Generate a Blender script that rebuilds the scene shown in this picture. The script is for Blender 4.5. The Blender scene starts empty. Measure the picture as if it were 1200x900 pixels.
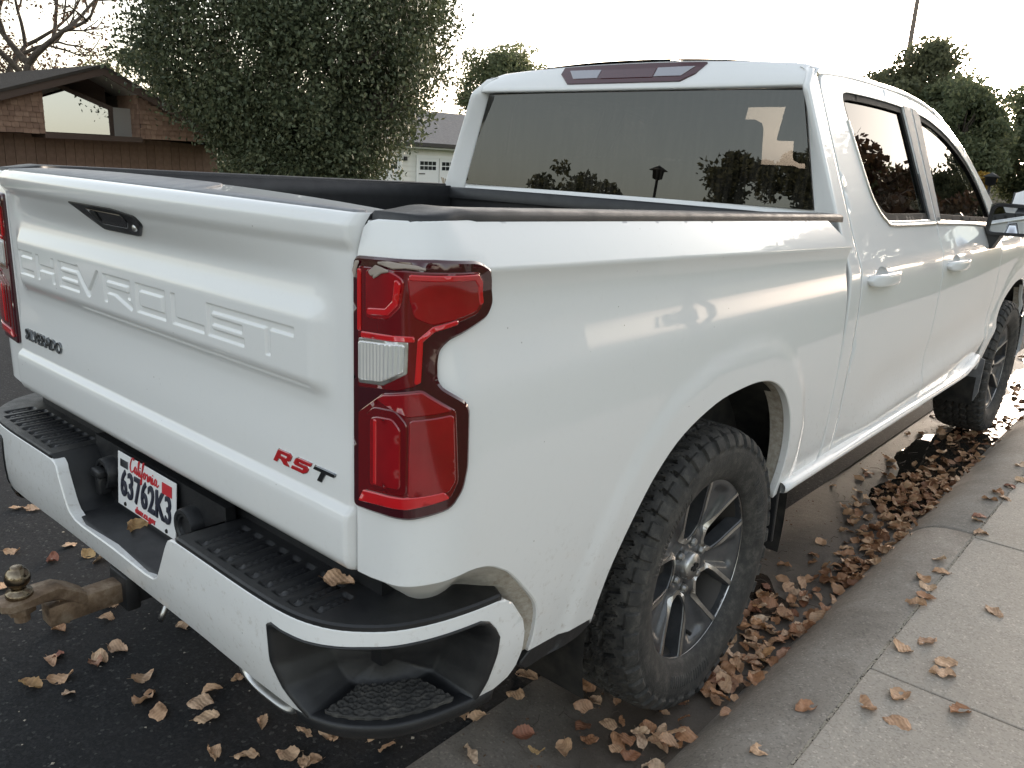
import bpy, bmesh, math, random
import numpy as np
from mathutils import Vector, Matrix
from mathutils.geometry import delaunay_2d_cdt

R_ = math.radians
rng = np.random.default_rng(7)
random.seed(7)
SC = bpy.context.scene
COL = SC.collection

# ------------------------------------------------------------------ camera
cam_d = bpy.data.cameras.new("camera")
cam = bpy.data.objects.new("camera", cam_d)
COL.objects.link(cam)
cam.location = (1.8861, -0.8529, 1.5079)
cam.rotation_euler = (1.3031, -0.0477, 0.7206)
cam_d.sensor_width = 36.0
cam_d.lens = 955.05 / 1200 * 36.0
cam_d.clip_start = 0.05
cam_d.clip_end = 3000
SC.camera = cam

# ------------------------------------------------------------------ sky, sun, exposure
SUN_EL, SUN_YAW = 5.0, 11.0            # degrees above the horizon, degrees left of the truck's heading (+Y)
w = bpy.data.worlds.new("World")
SC.world = w
w.use_nodes = True
wn, wl = w.node_tree.nodes, w.node_tree.links
wn.clear()
sky = wn.new("ShaderNodeTexSky")
sky.sky_type = 'NISHITA'
sky.sun_disc = False
sky.sun_elevation = R_(SUN_EL)
sky.sun_rotation = R_(-SUN_YAW)
sky.air_density = 1.0
sky.dust_density = 2.5
sky.ozone_density = 1.0
hs = wn.new("ShaderNodeHueSaturation")
hs.inputs['Saturation'].default_value = 0.44
bg = wn.new("ShaderNodeBackground")
bg.inputs['Strength'].default_value = 0.15
wo = wn.new("ShaderNodeOutputWorld")
wl.new(sky.outputs[0], hs.inputs['Color'])
tn = wn.new("ShaderNodeMix")
tn.data_type = 'RGBA'
tn.blend_type = 'MULTIPLY'
tn.inputs[0].default_value = 1.0
tn.inputs[7].default_value = (1.02, 1.0, 1.0, 1)      # slight red tint on the sky for colour balance
wl.new(hs.outputs[0], tn.inputs[6])
wl.new(tn.outputs[2], bg.inputs[0])
wl.new(bg.outputs[0], wo.inputs[0])

sd = bpy.data.lights.new("sun", 'SUN')
sd.energy = 0.5
sd.angle = R_(10)
sd.color = (1.0, 0.86, 0.68)
sun = bpy.data.objects.new("sun", sd)
COL.objects.link(sun)
_d = Vector((-math.sin(R_(SUN_YAW)) * math.cos(R_(SUN_EL)), math.cos(R_(SUN_YAW)) * math.cos(R_(SUN_EL)), math.sin(R_(SUN_EL))))
sun.rotation_euler = _d.to_track_quat('Z', 'Y').to_euler()

SC.view_settings.view_transform = 'Standard'
SC.view_settings.look = 'None'
SC.view_settings.exposure = 2.62
SC.view_settings.gamma = 1.0

# ------------------------------------------------------------------ materials
def mat(name, col=(.5, .5, .5), rough=.5, metal=0., coat=0., spec=.5, emit=None):
    m = bpy.data.materials.new(name)
    m.use_nodes = True
    b = m.node_tree.nodes['Principled BSDF']
    b.inputs['Base Color'].default_value = (*col, 1)
    b.inputs['Roughness'].default_value = rough
    b.inputs['Metallic'].default_value = metal
    b.inputs['Coat Weight'].default_value = coat
    b.inputs['Coat Roughness'].default_value = .04
    b.inputs['Specular IOR Level'].default_value = spec
    return m

def NT(m):
    return m.node_tree.nodes, m.node_tree.links, m.node_tree.nodes['Principled BSDF']

def noise(m, scale, detail=4, rough=.55, vec='Object', dist=0.):
    n, l, b = NT(m)
    tc = n.get('TC') or n.new('ShaderNodeTexCoord')
    tc.name = 'TC'
    t = n.new('ShaderNodeTexNoise')
    t.inputs['Scale'].default_value = scale
    t.inputs['Detail'].default_value = detail
    t.inputs['Roughness'].default_value = rough
    t.inputs['Distortion'].default_value = dist
    l.new(tc.outputs[vec], t.inputs['Vector'])
    return t.outputs['Fac']

def voro(m, scale, feature='F1', out='Distance', vec='Object'):
    n, l, b = NT(m)
    tc = n.get('TC') or n.new('ShaderNodeTexCoord')
    tc.name = 'TC'
    t = n.new('ShaderNodeTexVoronoi')
    t.feature = feature
    t.inputs['Scale'].default_value = scale
    l.new(tc.outputs[vec], t.inputs['Vector'])
    return t.outputs[out]

def ramp(m, fac, stops):
    n, l, b = NT(m)
    r = n.new('ShaderNodeValToRGB')
    e = r.color_ramp.elements
    while len(e) > 1:
        e.remove(e[-1])
    for i, (p, c) in enumerate(stops):
        c = (c, c, c) if isinstance(c, (int, float)) else c
        if i == 0:
            e[0].position = p
            e[0].color = (*c, 1)
        else:
            x = e.new(p)
            x.color = (*c, 1)
    l.new(fac, r.inputs[0])
    return r.outputs[0]

def mixc(m, fac, a, b_, mode='MIX'):
    n, l, b = NT(m)
    x = n.new('ShaderNodeMix')
    x.data_type = 'RGBA'
    x.blend_type = mode
    for sock, v in ((x.inputs[0], fac), (x.inputs[6], a), (x.inputs[7], b_)):
        if isinstance(v, (int, float)):
            sock.default_value = v
        elif isinstance(v, tuple):
            sock.default_value = (*v, 1)
        else:
            l.new(v, sock)
    return x.outputs[2]

def math_(m, op, a, b_=0., c=0.):
    n, l, b = NT(m)
    x = n.new('ShaderNodeMath')
    x.operation = op
    for i, v in enumerate((a, b_, c)):
        if isinstance(v, (int, float)):
            x.inputs[i].default_value = v
        else:
            l.new(v, x.inputs[i])
    return x.outputs[0]

def setc(m, sock):
    n, l, b = NT(m)
    l.new(sock, b.inputs['Base Color'])

def setr(m, sock):
    n, l, b = NT(m)
    l.new(sock, b.inputs['Roughness'])

def bump(m, h, strength=.3, dist=.01):
    n, l, b = NT(m)
    x = n.new('ShaderNodeBump')
    x.inputs['Strength'].default_value = strength
    x.inputs['Distance'].default_value = dist
    l.new(h, x.inputs['Height'])
    old = b.inputs['Normal'].links[0].from_socket if b.inputs['Normal'].links else None
    if old:
        l.new(old, x.inputs['Normal'])
    l.new(x.outputs[0], b.inputs['Normal'])

def sepz(m, vec='Object'):
    n, l, b = NT(m)
    tc = n.get('TC') or n.new('ShaderNodeTexCoord')
    tc.name = 'TC'
    s = n.new('ShaderNodeSeparateXYZ')
    l.new(tc.outputs[vec], s.inputs[0])
    return s.outputs

M = {}
# white paint: thin film of road dust, heavier splashes low down
m = M['paint'] = mat('white_paint', (.74, .745, .74), .32, coat=1.0, spec=.15)
m.node_tree.nodes['Principled BSDF'].inputs['Coat IOR'].default_value = 1.42
z = sepz(m)[2]
lowm = math_(m, 'SMOOTH_MIN', math_(m, 'MULTIPLY_ADD', z, -2.2, 1.9), 1.0, .2)
spl = ramp(m, noise(m, 55, 6, .7), [(.56, 0.), (.72, 1.)])
film = ramp(m, noise(m, 3.2, 6, .65), [(.35, 0.), (.75, .5)])
specks = ramp(m, voro(m, 34), [(.035, 1.), (.06, 0.)])
sp_on = ramp(m, noise(m, 9, 2), [(.57, 0.), (.62, 1.)])
dirt = math_(m, 'MULTIPLY', math_(m, 'MAXIMUM', lowm, 0.05), math_(m, 'ADD', math_(m, 'MULTIPLY', spl, .75), math_(m, 'MULTIPLY', film, .38)))
c1 = mixc(m, dirt, (.74, .745, .74), (.33, .28, .22))
c2 = mixc(m, math_(m, 'MULTIPLY', math_(m, 'MULTIPLY', specks, sp_on), .8), c1, (.12, .10, .08))
setc(m, c2)
setr(m, math_(m, 'ADD', math_(m, 'MULTIPLY', dirt, .5), .3))
n_, l_, b_ = NT(m)
l_.new(math_(m, 'ADD', math_(m, 'MULTIPLY', film, .05), .012), b_.inputs['Coat Roughness'])
bump(m, noise(m, 260, 2), .015, .002)
# dusty inner flanges
m = M['mud_paint'] = mat('mud_coated_paint', (.38, .34, .28), .75)
mud = ramp(m, noise(m, 60, 6, .7), [(.3, (.26, .22, .175)), (.55, (.40, .365, .31)), (.75, (.50, .475, .43))])
yy = math_(m, 'ADD', sepz(m)[1], math_(m, 'MULTIPLY', noise(m, 9, 3), .12))
setc(m, mixc(m, ramp(m, yy, [(.14, 0.), (.30, 1.)]), (.60, .595, .575), mud))
bump(m, noise(m, 300, 4), .25, .002)
# black grained plastic
m = M['plastic'] = mat('black_grained_plastic', (.018, .019, .021), .42)
setc(m, ramp(m, noise(m, 14, 6, .7), [(.35, (.008, .0085, .010)), (.64, (.014, .0145, .016)), (.88, (.045, .043, .041))]))
setr(m, ramp(m, noise(m, 22, 5, .6), [(.3, .34), (.75, .55)]))
bump(m, noise(m, 900, 2), .25, .001)
m = M['plastic_grey'] = mat('weathered_sheen_plastic', (.09, .095, .10), .5)  # weathered black plastic, its grey lifted to include reflected sky
setc(m, ramp(m, noise(m, 18, 6, .7), [(.3, (.13, .135, .145)), (.6, (.20, .207, .217)), (.8, (.30, .28, .25))]))
bump(m, noise(m, 700, 2), .3, .001)
m = M['gloss_black'] = mat('gloss_black', (.008, .008, .009), .2, coat=.3)
M['seal'] = mat('rubber_seal', (.008, .008, .008), .65, spec=.2)
m = M['dark'] = mat('dark_underside', (.012, .012, .012), .8)
setc(m, ramp(m, noise(m, 20, 5), [(.35, (.006, .006, .006)), (.7, (.03, .027, .023))]))
m = M['gap'] = mat('shut_line_black', (.004, .004, .004), .9)  # near-black trim; also stands in for shade inside gaps
m = M['chrome'] = mat('chrome', (.72, .72, .73), .08, metal=1.)
m = M['satin'] = mat('satin_metal', (.52, .52, .51), .32, metal=1.)
setr(m, ramp(m, noise(m, 30, 4), [(.3, .25), (.7, .5)]))
m = M['badge_dark'] = mat('dark_chrome', (.20, .21, .22), .22, metal=1.)
m = M['red'] = mat('badge_red', (.42, .008, .012), .3, coat=.6)
m = M['lens_rim'] = mat('smoked_red_lens', (.045, .002, .006), .10, coat=1.)
m = M['lens_red'] = mat('red_lens', (.24, .002, .006), .16, coat=1.)
setc(m, ramp(m, noise(m, 9, 3), [(.3, (.19, .0015, .0045)), (.7, (.29, .003, .007))]))
m = M['lens_bright'] = mat('red_reflector', (.52, .008, .012), .14, coat=1.)
m = M['lens_deep'] = mat('deep_red_lens', (.125, .0015, .004), .12, coat=1.)
m = M['lens_clear'] = mat('clear_lens', (.74, .74, .73), .22, metal=.45, coat=1.)
M['lens_smoke'] = mat('smoked_lamp_lens', (.075, .03, .038), .14, coat=1.)
M['lens_grey'] = mat('grey_lamp_lens', (.34, .34, .37), .2, metal=.3, coat=1.)
m = M['mold_line'] = mat('peeling_clear_coat', (.33, .28, .24), .8)
# tyres
m = M['rubber'] = mat('tyre_rubber', (.022, .022, .022), .75)
setc(m, ramp(m, noise(m, 26, 6, .75), [(.3, (.014, .0138, .0135)), (.5, (.032, .031, .029)), (.75, (.095, .088, .077))]))
bump(m, noise(m, 180, 4), .35, .003)
m = M['wheel_dark'] = mat('dark_grey_wheel_paint', (.05, .052, .056), .34, metal=.45, coat=.4)
setc(m, ramp(m, noise(m, 25, 5, .7), [(.35, (.062, .065, .070)), (.65, (.095, .098, .104)), (.84, (.17, .157, .138))]))
m = M['wheel_bright'] = mat('machined_alloy', (.56, .555, .54), .33, metal=1.)
setc(m, ramp(m, noise(m, 40, 5, .7), [(.3, (.66, .655, .64)), (.75, (.46, .44, .40))]))
m = M['iron'] = mat('brake_iron', (.06, .055, .05), .6, metal=.6)
# rusty hitch
m = M['rust'] = mat('rusty_steel', (.13, .09, .06), .55, metal=.6)
setc(m, ramp(m, noise(m, 22, 7, .75), [(.3, (.09, .06, .042)), (.5, (.21, .145, .095)), (.7, (.34, .27, .20))]))
setr(m, ramp(m, noise(m, 35, 4), [(.3, .32), (.7, .75)]))
bump(m, noise(m, 120, 5), .4, .002)
m = M['ball'] = mat('worn_hitch_ball', (.22, .17, .11), .22, metal=1.)
setc(m, ramp(m, noise(m, 30, 5, .7), [(.35, (.10, .07, .045)), (.65, (.30, .25, .18))]))
# glass
def glass(name, tint, gloss, ior=1.5, rough=0.0, streak=False):
    m = bpy.data.materials.new(name)
    m.use_nodes = True
    n, l = m.node_tree.nodes, m.node_tree.links
    n.remove(n['Principled BSDF'])
    o = n['Material Output']
    t = n.new('ShaderNodeBsdfTransparent')
    t.inputs[0].default_value = (*tint, 1)
    g = n.new('ShaderNodeBsdfGlossy')
    g.inputs['Roughness'].default_value = rough
    g.inputs['Color'].default_value = (1, 1, 1, 1)
    f = n.new('ShaderNodeFresnel')
    f.inputs[0].default_value = ior
    a = n.new('ShaderNodeMath')
    a.operation = 'MULTIPLY_ADD'
    a.inputs[1].default_value = gloss
    a.inputs[2].default_value = .0
    mx = n.new('ShaderNodeMixShader')
    l.new(f.outputs[0], a.inputs[0])
    l.new(a.outputs[0], mx.inputs[0])
    l.new(t.outputs[0], mx.inputs[1])
    l.new(g.outputs[0], mx.inputs[2])
    last = mx
    if streak:                          # dust film with run-down streaks on the outside of the pane
        tc = n.new('ShaderNodeTexCoord')
        mp = n.new('ShaderNodeMapping')
        mp.inputs['Scale'].default_value = (70, 70, 2.2)
        ns = n.new('ShaderNodeTexNoise')
        ns.inputs['Scale'].default_value = 1.0
        ns.inputs['Detail'].default_value = 5
        l.new(tc.outputs['Object'], mp.inputs[0])
        l.new(mp.outputs[0], ns.inputs['Vector'])
        rp = n.new('ShaderNodeValToRGB')
        rp.color_ramp.elements[0].position = .42
        rp.color_ramp.elements[0].color = (.004, .004, .004, 1)
        rp.color_ramp.elements[1].position = .78
        rp.color_ramp.elements[1].color = (.06, .06, .06, 1)
        l.new(ns.outputs['Fac'], rp.inputs[0])
        df = n.new('ShaderNodeBsdfDiffuse')
        df.inputs[0].default_value = (.42, .39, .34, 1)
        m2 = n.new('ShaderNodeMixShader')
        l.new(rp.outputs[0], m2.inputs[0])
        l.new(mx.outputs[0], m2.inputs[1])
        l.new(df.outputs[0], m2.inputs[2])
        last = m2
    l.new(last.outputs[0], o.inputs[0])
    return m
M['tint'] = glass('tinted_glass', (.018, .018, .018), 1.45, streak=True)
M['tint_side'] = glass('tinted_side_glass', (.055, .06, .058), .72)
M['clear'] = glass('windscreen_glass', (.80, .84, .82), 1.0)
M['house_glass'] = glass('house_window_glass', (.10, .10, .10), 10.0)
M['mirror'] = mat('mirror_glass', (.55, .56, .58), .02, metal=1.)
M['seat'] = mat('charcoal_seat_cloth', (.025, .025, .027), .8)
M['plate'] = mat('plate_white', (.72, .72, .72), .35)
M['ink'] = mat('plate_ink', (.012, .014, .03), .5)
M['plate_red'] = mat('plate_red', (.50, .02, .03), .45)
# ground
m = M['asphalt'] = mat('fresh_asphalt', (.03, .03, .032), .9, spec=.3)
v1 = voro(m, 130, out='Color')
n_, l_, b_ = NT(m)
sv = n_.new('ShaderNodeSeparateColor')
l_.new(v1, sv.inputs[0])
basec = ramp(m, sv.outputs[0], [(0., (.008, .0085, .0095)), (.7, (.0165, .0175, .0193)), (.965, (.028, .029, .031)), (.988, (.075, .073, .07))])
basec = mixc(m, ramp(m, noise(m, 2.3, 5), [(.35, 0.), (.7, .4)]), basec, (.026, .026, .027))
setc(m, basec)
setr(m, ramp(m, noise(m, 200, 2), [(.3, .75), (.7, .95)]))
bump(m, voro(m, 130), -1., .010)
bump(m, noise(m, 420, 3), .5, .003)
def concrete(name, a, b_c, c_, sc=1.0, speck=.9):
    m = mat(name, a, .85)
    big = ramp(m, noise(m, 1.7 * sc, 7, .65, dist=.4), [(.32, a), (.55, b_c), (.75, c_)])
    v = voro(m, 190, out='Color')
    n, l, b = NT(m)
    s = n.new('ShaderNodeSeparateColor')
    l.new(v, s.inputs[0])
    sp = ramp(m, s.outputs[0], [(0., .72), (.3, .95), (.75, 1.0), (.94, 1.06), (.975, 1.35)])
    setc(m, mixc(m, speck, big, sp, 'MULTIPLY'))
    bump(m, noise(m, 330, 4, .7), .5, .003)
    bump(m, noise(m, 24, 5), .25, .008)
    return m
M['gutter'] = concrete('gutter_concrete', (.13, .114, .095), (.205, .181, .154), (.28, .252, .218))
m = M['gutter']
n_, l_, b_ = NT(m)
dry = b_.inputs['Base Color'].links[0].from_socket
yv = math_(m, 'MULTIPLY_ADD', sepz(m)[1], .8, -.75)
xv = math_(m, 'MULTIPLY_ADD', sepz(m)[0], 1.6, -.95)
wetm = ramp(m, math_(m, 'ADD', math_(m, 'ADD', math_(m, 'MINIMUM', yv, .35), xv), math_(m, 'MULTIPLY', noise(m, 3.1, 6, .65, dist=.6), .9)), [(.42, 0.), (.60, .55), (.80, 1.)])
setc(m, mixc(m, math_(m, 'MULTIPLY', wetm, .72), dry, (.050, .037, .027)))
setr(m, math_(m, 'MULTIPLY_ADD', wetm, -.30, .88))
M['kerb'] = concrete('kerb_concrete', (.19, .168, .142), (.295, .265, .229), (.38, .348, .308), 1.6, 1.15)
M['walk'] = concrete('pavement_concrete', (.36, .318, .268), (.425, .38, .325), (.485, .437, .38))
M['joint'] = mat('joint_dirt', (.11, .097, .08), .95)
m = M['grass_ground'] = mat('lawn_ground', (.05, .075, .025), .95)
setc(m, ramp(m, noise(m, 3, 6, .7), [(.3, (.032, .055, .016)), (.6, (.06, .095, .028)), (.8, (.10, .10, .045))]))
bump(m, noise(m, 90, 4), .8, .03)
m = M['grass'] = mat('grass_blades', (.06, .13, .03), .6)
m = M['water'] = mat('still_water', (.02, .018, .015), .02, spec=.5)
bump(m, noise(m, 11, 2), .04, .01)
m = M['wet'] = mat('wet_mud', (.035, .026, .02), .12)
setc(m, ramp(m, noise(m, 12, 5), [(.3, (.028, .02, .015)), (.7, (.06, .045, .035))]))
m = M['chip'] = mat('pale_debris', (.42, .37, .30), .8)
# leaves on the ground
def leafmat(name, stops):
    m = mat(name, (.3, .2, .1), .62)
    n, l, b = NT(m)
    oi = n.new('ShaderNodeObjectInfo')
    base = ramp(m, oi.outputs['Random'], stops)
    ns = noise(m, 4.5, 6, .75)
    c = mixc(m, ramp(m, ns, [(.48, 0.), (.76, .65)]), base, (.17, .085, .05))
    wv = n.new('ShaderNodeTexWave')
    wv.inputs['Scale'].default_value = 3.2
    wv.inputs['Distortion'].default_value = 2.5
    wv.bands_direction = 'DIAGONAL'
    l.new(n['TC'].outputs['Object'], wv.inputs[0])
    setc(m, mixc(m, .35, c, ramp(m, wv.outputs['Fac'], [(0., .72), (.3, 1.), (1., 1.15)]), 'MULTIPLY'))
    bump(m, wv.outputs['Fac'], .35, .002)
    return m
M['leaf'] = leafmat('dry_leaf', [(0., (.60, .41, .26)), (.25, (.50, .30, .17)), (.45, (.68, .50, .35)), (.62, (.38, .18, .085)), (.8, (.60, .41, .26)), (.93, (.24, .08, .045)), (1., (.55, .37, .17))])
M['leaf_pile'] = leafmat('dry_gutter_leaf', [(0., (.46, .245, .125)), (.25, (.34, .16, .08)), (.5, (.60, .38, .225)), (.68, (.21, .08, .042)), (.85, (.42, .21, .10)), (1., (.56, .31, .135))])
def foliage(name, stops, transl=.25):
    m = mat(name, (.05, .08, .03), .55, spec=.35)
    n, l, b = NT(m)
    g = n.new('ShaderNodeNewGeometry')
    c = ramp(m, g.outputs['Random Per Island'], stops)
    setc(m, c)
    o = n['Material Output']
    t = n.new('ShaderNodeBsdfTranslucent')
    l.new(c, t.inputs[0])
    mx = n.new('ShaderNodeMixShader')
    mx.inputs[0].default_value = transl
    l.new(b.outputs[0], mx.inputs[1])
    l.new(t.outputs[0], mx.inputs[2])
    l.new(mx.outputs[0], o.inputs[0])
    return m
M['fol_grey'] = foliage('grey_green_foliage', [(0., (.045, .060, .032)), (.5, (.074, .092, .048)), (.8, (.105, .122, .064)), (1., (.165, .175, .10))], .2)
M['fol_brown'] = foliage('autumn_foliage', [(0., (.085, .05, .035)), (.5, (.13, .075, .05)), (1., (.19, .11, .06))])
M['fol_mid'] = foliage('mid_green_foliage', [(0., (.095, .115, .065)), (.5, (.14, .165, .088)), (1., (.22, .225, .115))], .58)  # leaf colour lifted to include haze and backlit glow
M['fol_dark'] = foliage('dark_green_foliage', [(0., (.10, .108, .065)), (.5, (.145, .155, .088)), (1., (.21, .21, .115))], .58)  # evening haze is lightened into this leaf colour too
M['fol_sunglow'] = foliage('sunglow_foliage', [(0., (.30, .17, .03)), (.5, (.42, .26, .05)), (1., (.52, .36, .09))], .5)  # golden sunlight is put into the leaf colour
m = M['bark'] = mat('bark', (.09, .07, .055), .9)
setc(m, ramp(m, noise(m, 9, 6, .7), [(.3, (.045, .034, .027)), (.7, (.13, .105, .085))]))
bump(m, noise(m, 22, 5), .8, .03)
m = M['stem'] = mat('grass_stalk', (.30, .26, .2), .7)
# houses
m = M['shingle'] = mat('brown_wood_shingle', (.14, .075, .05), .8)
n_, l_, b_ = NT(m)
g_ = n_.new('ShaderNodeNewGeometry')
setc(m, mixc(m, .5, ramp(m, g_.outputs['Random Per Island'], [(0., (.15, .082, .056)), (.5, (.24, .14, .095)), (1., (.34, .22, .155))]), ramp(m, noise(m, 6, 6, .7), [(.3, (.13, .075, .053)), (.7, (.32, .21, .15))])))
m = M['board'] = mat('brown_wood_board', (.12, .055, .04), .75)
n_, l_, b_ = NT(m)
oi_ = n_.new('ShaderNodeObjectInfo')
setc(m, mixc(m, .5, ramp(m, oi_.outputs['Random'], [(0., (.15, .092, .066)), (1., (.22, .14, .102))]), ramp(m, noise(m, 10, 5), [(.3, (.115, .07, .05)), (.7, (.235, .15, .112))])))
M['fascia'] = mat('dark_brown_fascia', (.075, .048, .037), .7)
M['soffit'] = mat('grey_soffit', (.30, .28, .26), .8)
m = M['roof_dark'] = mat('dark_shingle_roof', (.05, .042, .036), .95, spec=.2)
bump(m, noise(m, 60, 4), .8, .02)
m = M['roof_grey'] = mat('grey_asphalt_shingle', (.13, .13, .135), .9)
setc(m, ramp(m, noise(m, 8, 6, .75), [(.3, (.095, .095, .10)), (.7, (.17, .17, .175))]))
bump(m, noise(m, 60, 4), .8, .02)
m = M['siding'] = mat('cream_siding', (.72, .70, .64), .6)
setc(m, ramp(m, noise(m, 3, 5), [(.3, (.68, .66, .60)), (.7, (.75, .73, .68))]))
M['trim'] = mat('white_trim', (.78, .78, .76), .5)
M['garage'] = mat('white_garage_door', (.74, .74, .73), .5)
M['pane_dark'] = mat('dark_window_pane', (.02, .022, .025), .05)
M['black_iron'] = mat('black_iron', (.015, .015, .015), .5)
M['stucco'] = mat('tan_stucco', (.38, .33, .27), .9)
m = M['pole'] = mat('weathered_pole', (.16, .125, .10), .85)
M['lamp_glass'] = mat('lamp_glass', (.5, .48, .42), .2)
M['van'] = mat('white_van_paint', (.74, .74, .74), .3, coat=1.)

# ------------------------------------------------------------------ object helpers
def link(o, parent=None):
    COL.objects.link(o)
    if parent is not None:
        o.parent = parent
    return o

def mesh_np(name, V, F, smooth=True):
    """fast mesh from arrays; F is (n,3) or (n,4) or a list of such arrays / lists"""
    me = bpy.data.meshes.new(name)
    V = np.asarray(V, np.float32)
    if isinstance(F, np.ndarray):
        Fs = [F]
    else:
        Fs = [np.asarray([f for f in F if len(f) == k], np.int32) for k in sorted({len(f) for f in F})]
    loops = np.concatenate([f.ravel() for f in Fs]).astype(np.int32)
    tot = np.concatenate([np.full(len(f), f.shape[1], np.int32) for f in Fs])
    st = np.r_[0, np.cumsum(tot)[:-1]].astype(np.int32)
    me.vertices.add(len(V))
    me.vertices.foreach_set('co', V.ravel())
    me.loops.add(len(loops))
    me.loops.foreach_set('vertex_index', loops)
    me.polygons.add(len(tot))
    me.polygons.foreach_set('loop_start', st)
    me.polygons.foreach_set('loop_total', tot)
    me.polygons.foreach_set('use_smooth', np.full(len(tot), smooth))
    me.update(calc_edges=True)
    me.validate()
    return me

def ob(name, me, material=None, parent=None, **props):
    if material is not None and not me.materials:
        me.materials.append(material)
    o = link(bpy.data.objects.new(name, me), parent)
    for k, v in props.items():
        o[k] = v
    return o

def thing(name, label, cat, loc=(0, 0, 0), rz=0., group=None):
    o = bpy.data.objects.new(name, None)
    o.empty_display_size = .2
    o.location = loc
    o.rotation_euler = (0, 0, rz)
    o['label'] = label
    o['category'] = cat
    if group:
        o['group'] = group
    return link(o)

def tag(o, label, cat, group=None):
    o['label'] = label
    o['category'] = cat
    if group:
        o['group'] = group
    return o

def mirror_x(o):
    """copy of a part (and its sub-parts) reflected to the other side of the vehicle"""
    c = o.copy()
    COL.objects.link(c)
    c.parent = o.parent
    c.scale = (-1, 1, 1)
    for ch in list(o.children):
        d = ch.copy()
        COL.objects.link(d)
        d.parent = c
    return c

class MB:
    """collects simple solids and builds one mesh"""
    def __init__(s):
        s.V = []
        s.F = []
    def add(s, V, F):
        k = len(s.V)
        s.V += [tuple(v) for v in V]
        s.F += [tuple(i + k for i in f) for f in F]
        return s
    def box(s, lo, hi, rot=None, at=None, bev=0.):
        (a, b, c), (d, e, f) = lo, hi
        if bev > 0:
            bm = bmesh.new()
            bmesh.ops.create_cube(bm, size=1)
            for v in bm.verts:
                v.co = ((a + d) / 2 + v.co.x * (d - a), (b + e) / 2 + v.co.y * (e - b), (c + f) / 2 + v.co.z * (f - c))
            bmesh.ops.bevel(bm, geom=bm.edges[:], offset=bev, segments=2, affect='EDGES', profile=.5)
            bm.verts.index_update()
            V = [v.co.copy() for v in bm.verts]
            F = [[v.index for v in fc.verts] for fc in bm.faces]
            bm.free()
        else:
            V = [Vector(p) for p in ((a, b, c), (d, b, c), (d, e, c), (a, e, c), (a, b, f), (d, b, f), (d, e, f), (a, e, f))]
            F = [(0, 3, 2, 1), (4, 5, 6, 7), (0, 1, 5, 4), (1, 2, 6, 5), (2, 3, 7, 6), (3, 0, 4, 7)]
        if rot is not None:
            V = [rot @ Vector(v) for v in V]
        if at is not None:
            V = [Vector(v) + Vector(at) for v in V]
        return s.add(V, F)
    def tube(s, pts, r, n=8, caps=True):
        pts = [Vector(p) for p in pts]
        rr = r if hasattr(r, '__len__') else [r] * len(pts)
        k = len(s.V)
        up = None
        for i, p in enumerate(pts):
            t = (pts[min(i + 1, len(pts) - 1)] - pts[max(i - 1, 0)])
            t = t.normalized() if t.length > 1e-9 else Vector((0, 0, 1))
            if up is None:
                up = t.orthogonal().normalized()
            up = (up - t * up.dot(t))
            up = up.normalized() if up.length > 1e-6 else t.orthogonal().normalized()
            sd_ = t.cross(up)
            for j in range(n):
                a = 2 * math.pi * j / n
                s.V.append(tuple(p + (up * math.cos(a) + sd_ * math.sin(a)) * rr[i]))
        for i in range(len(pts) - 1):
            for j in range(n):
                a, b = k + i * n + j, k + i * n + (j + 1) % n
                s.F.append((a, b, b + n, a + n))
        if caps:
            s.F.append(tuple(k + j for j in reversed(range(n))))
            e = k + (len(pts) - 1) * n
            s.F.append(tuple(e + j for j in range(n)))
        return s
    def lathe(s, prof, axis='z', at=(0, 0, 0), n=32, sx=1., sy=1.):
        """prof: (radius, height) list, revolved about an axis"""
        k = len(s.V)
        for r, h in prof:
            for j in range(n):
                a = 2 * math.pi * j / n
                c, d = r * math.cos(a) * sx, r * math.sin(a) * sy
                p = {'z': (c, d, h), 'x': (h, c, d), 'y': (c, h, d)}[axis]
                s.V.append((p[0] + at[0], p[1] + at[1], p[2] + at[2]))
        for i in range(len(prof) - 1):
            for j in range(n):
                a, b = k + i * n + j, k + i * n + (j + 1) % n
                s.F.append((a, b, b + n, a + n))
        return s
    def prism(s, poly, fn, d0, d1):
        """poly in 2-D, fn(u, v, depth) -> point"""
        k = len(s.V)
        n = len(poly)
        for d in (d0, d1):
            for u, v in poly:
                s.V.append(tuple(fn(u, v, d)))
        s.F.append(tuple(k + i for i in range(n)))
        s.F.append(tuple(k + n + i for i in reversed(range(n))))
        for i in range(n):
            j = (i + 1) % n
            s.F.append((k + i, k + n + i, k + n + j, k + j))
        return s
    def mesh(s, name, smooth=False):
        me = bpy.data.meshes.new(name)
        me.from_pydata(s.V, [], s.F)
        if smooth:
            me.polygons.foreach_set('use_smooth', [True] * len(me.polygons))
        bm = bmesh.new()
        bm.from_mesh(me)
        bmesh.ops.recalc_face_normals(bm, faces=bm.faces[:])
        bm.to_mesh(me)
        bm.free()
        me.update()
        return me
    def build(s, name, material, parent=None, smooth=False, **props):
        return ob(name, s.mesh(name, smooth), material, parent, **props)

def soften(o, ang=35):
    """smooth shading with sharp edges kept"""
    me = o.data
    me.polygons.foreach_set('use_smooth', [True] * len(me.polygons))
    bm = bmesh.new()
    bm.from_mesh(me)
    for e in bm.edges:
        e.smooth = not (len(e.link_faces) == 2 and e.calc_face_angle(0) > R_(ang))
    bm.to_mesh(me)
    bm.free()
    return o

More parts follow.
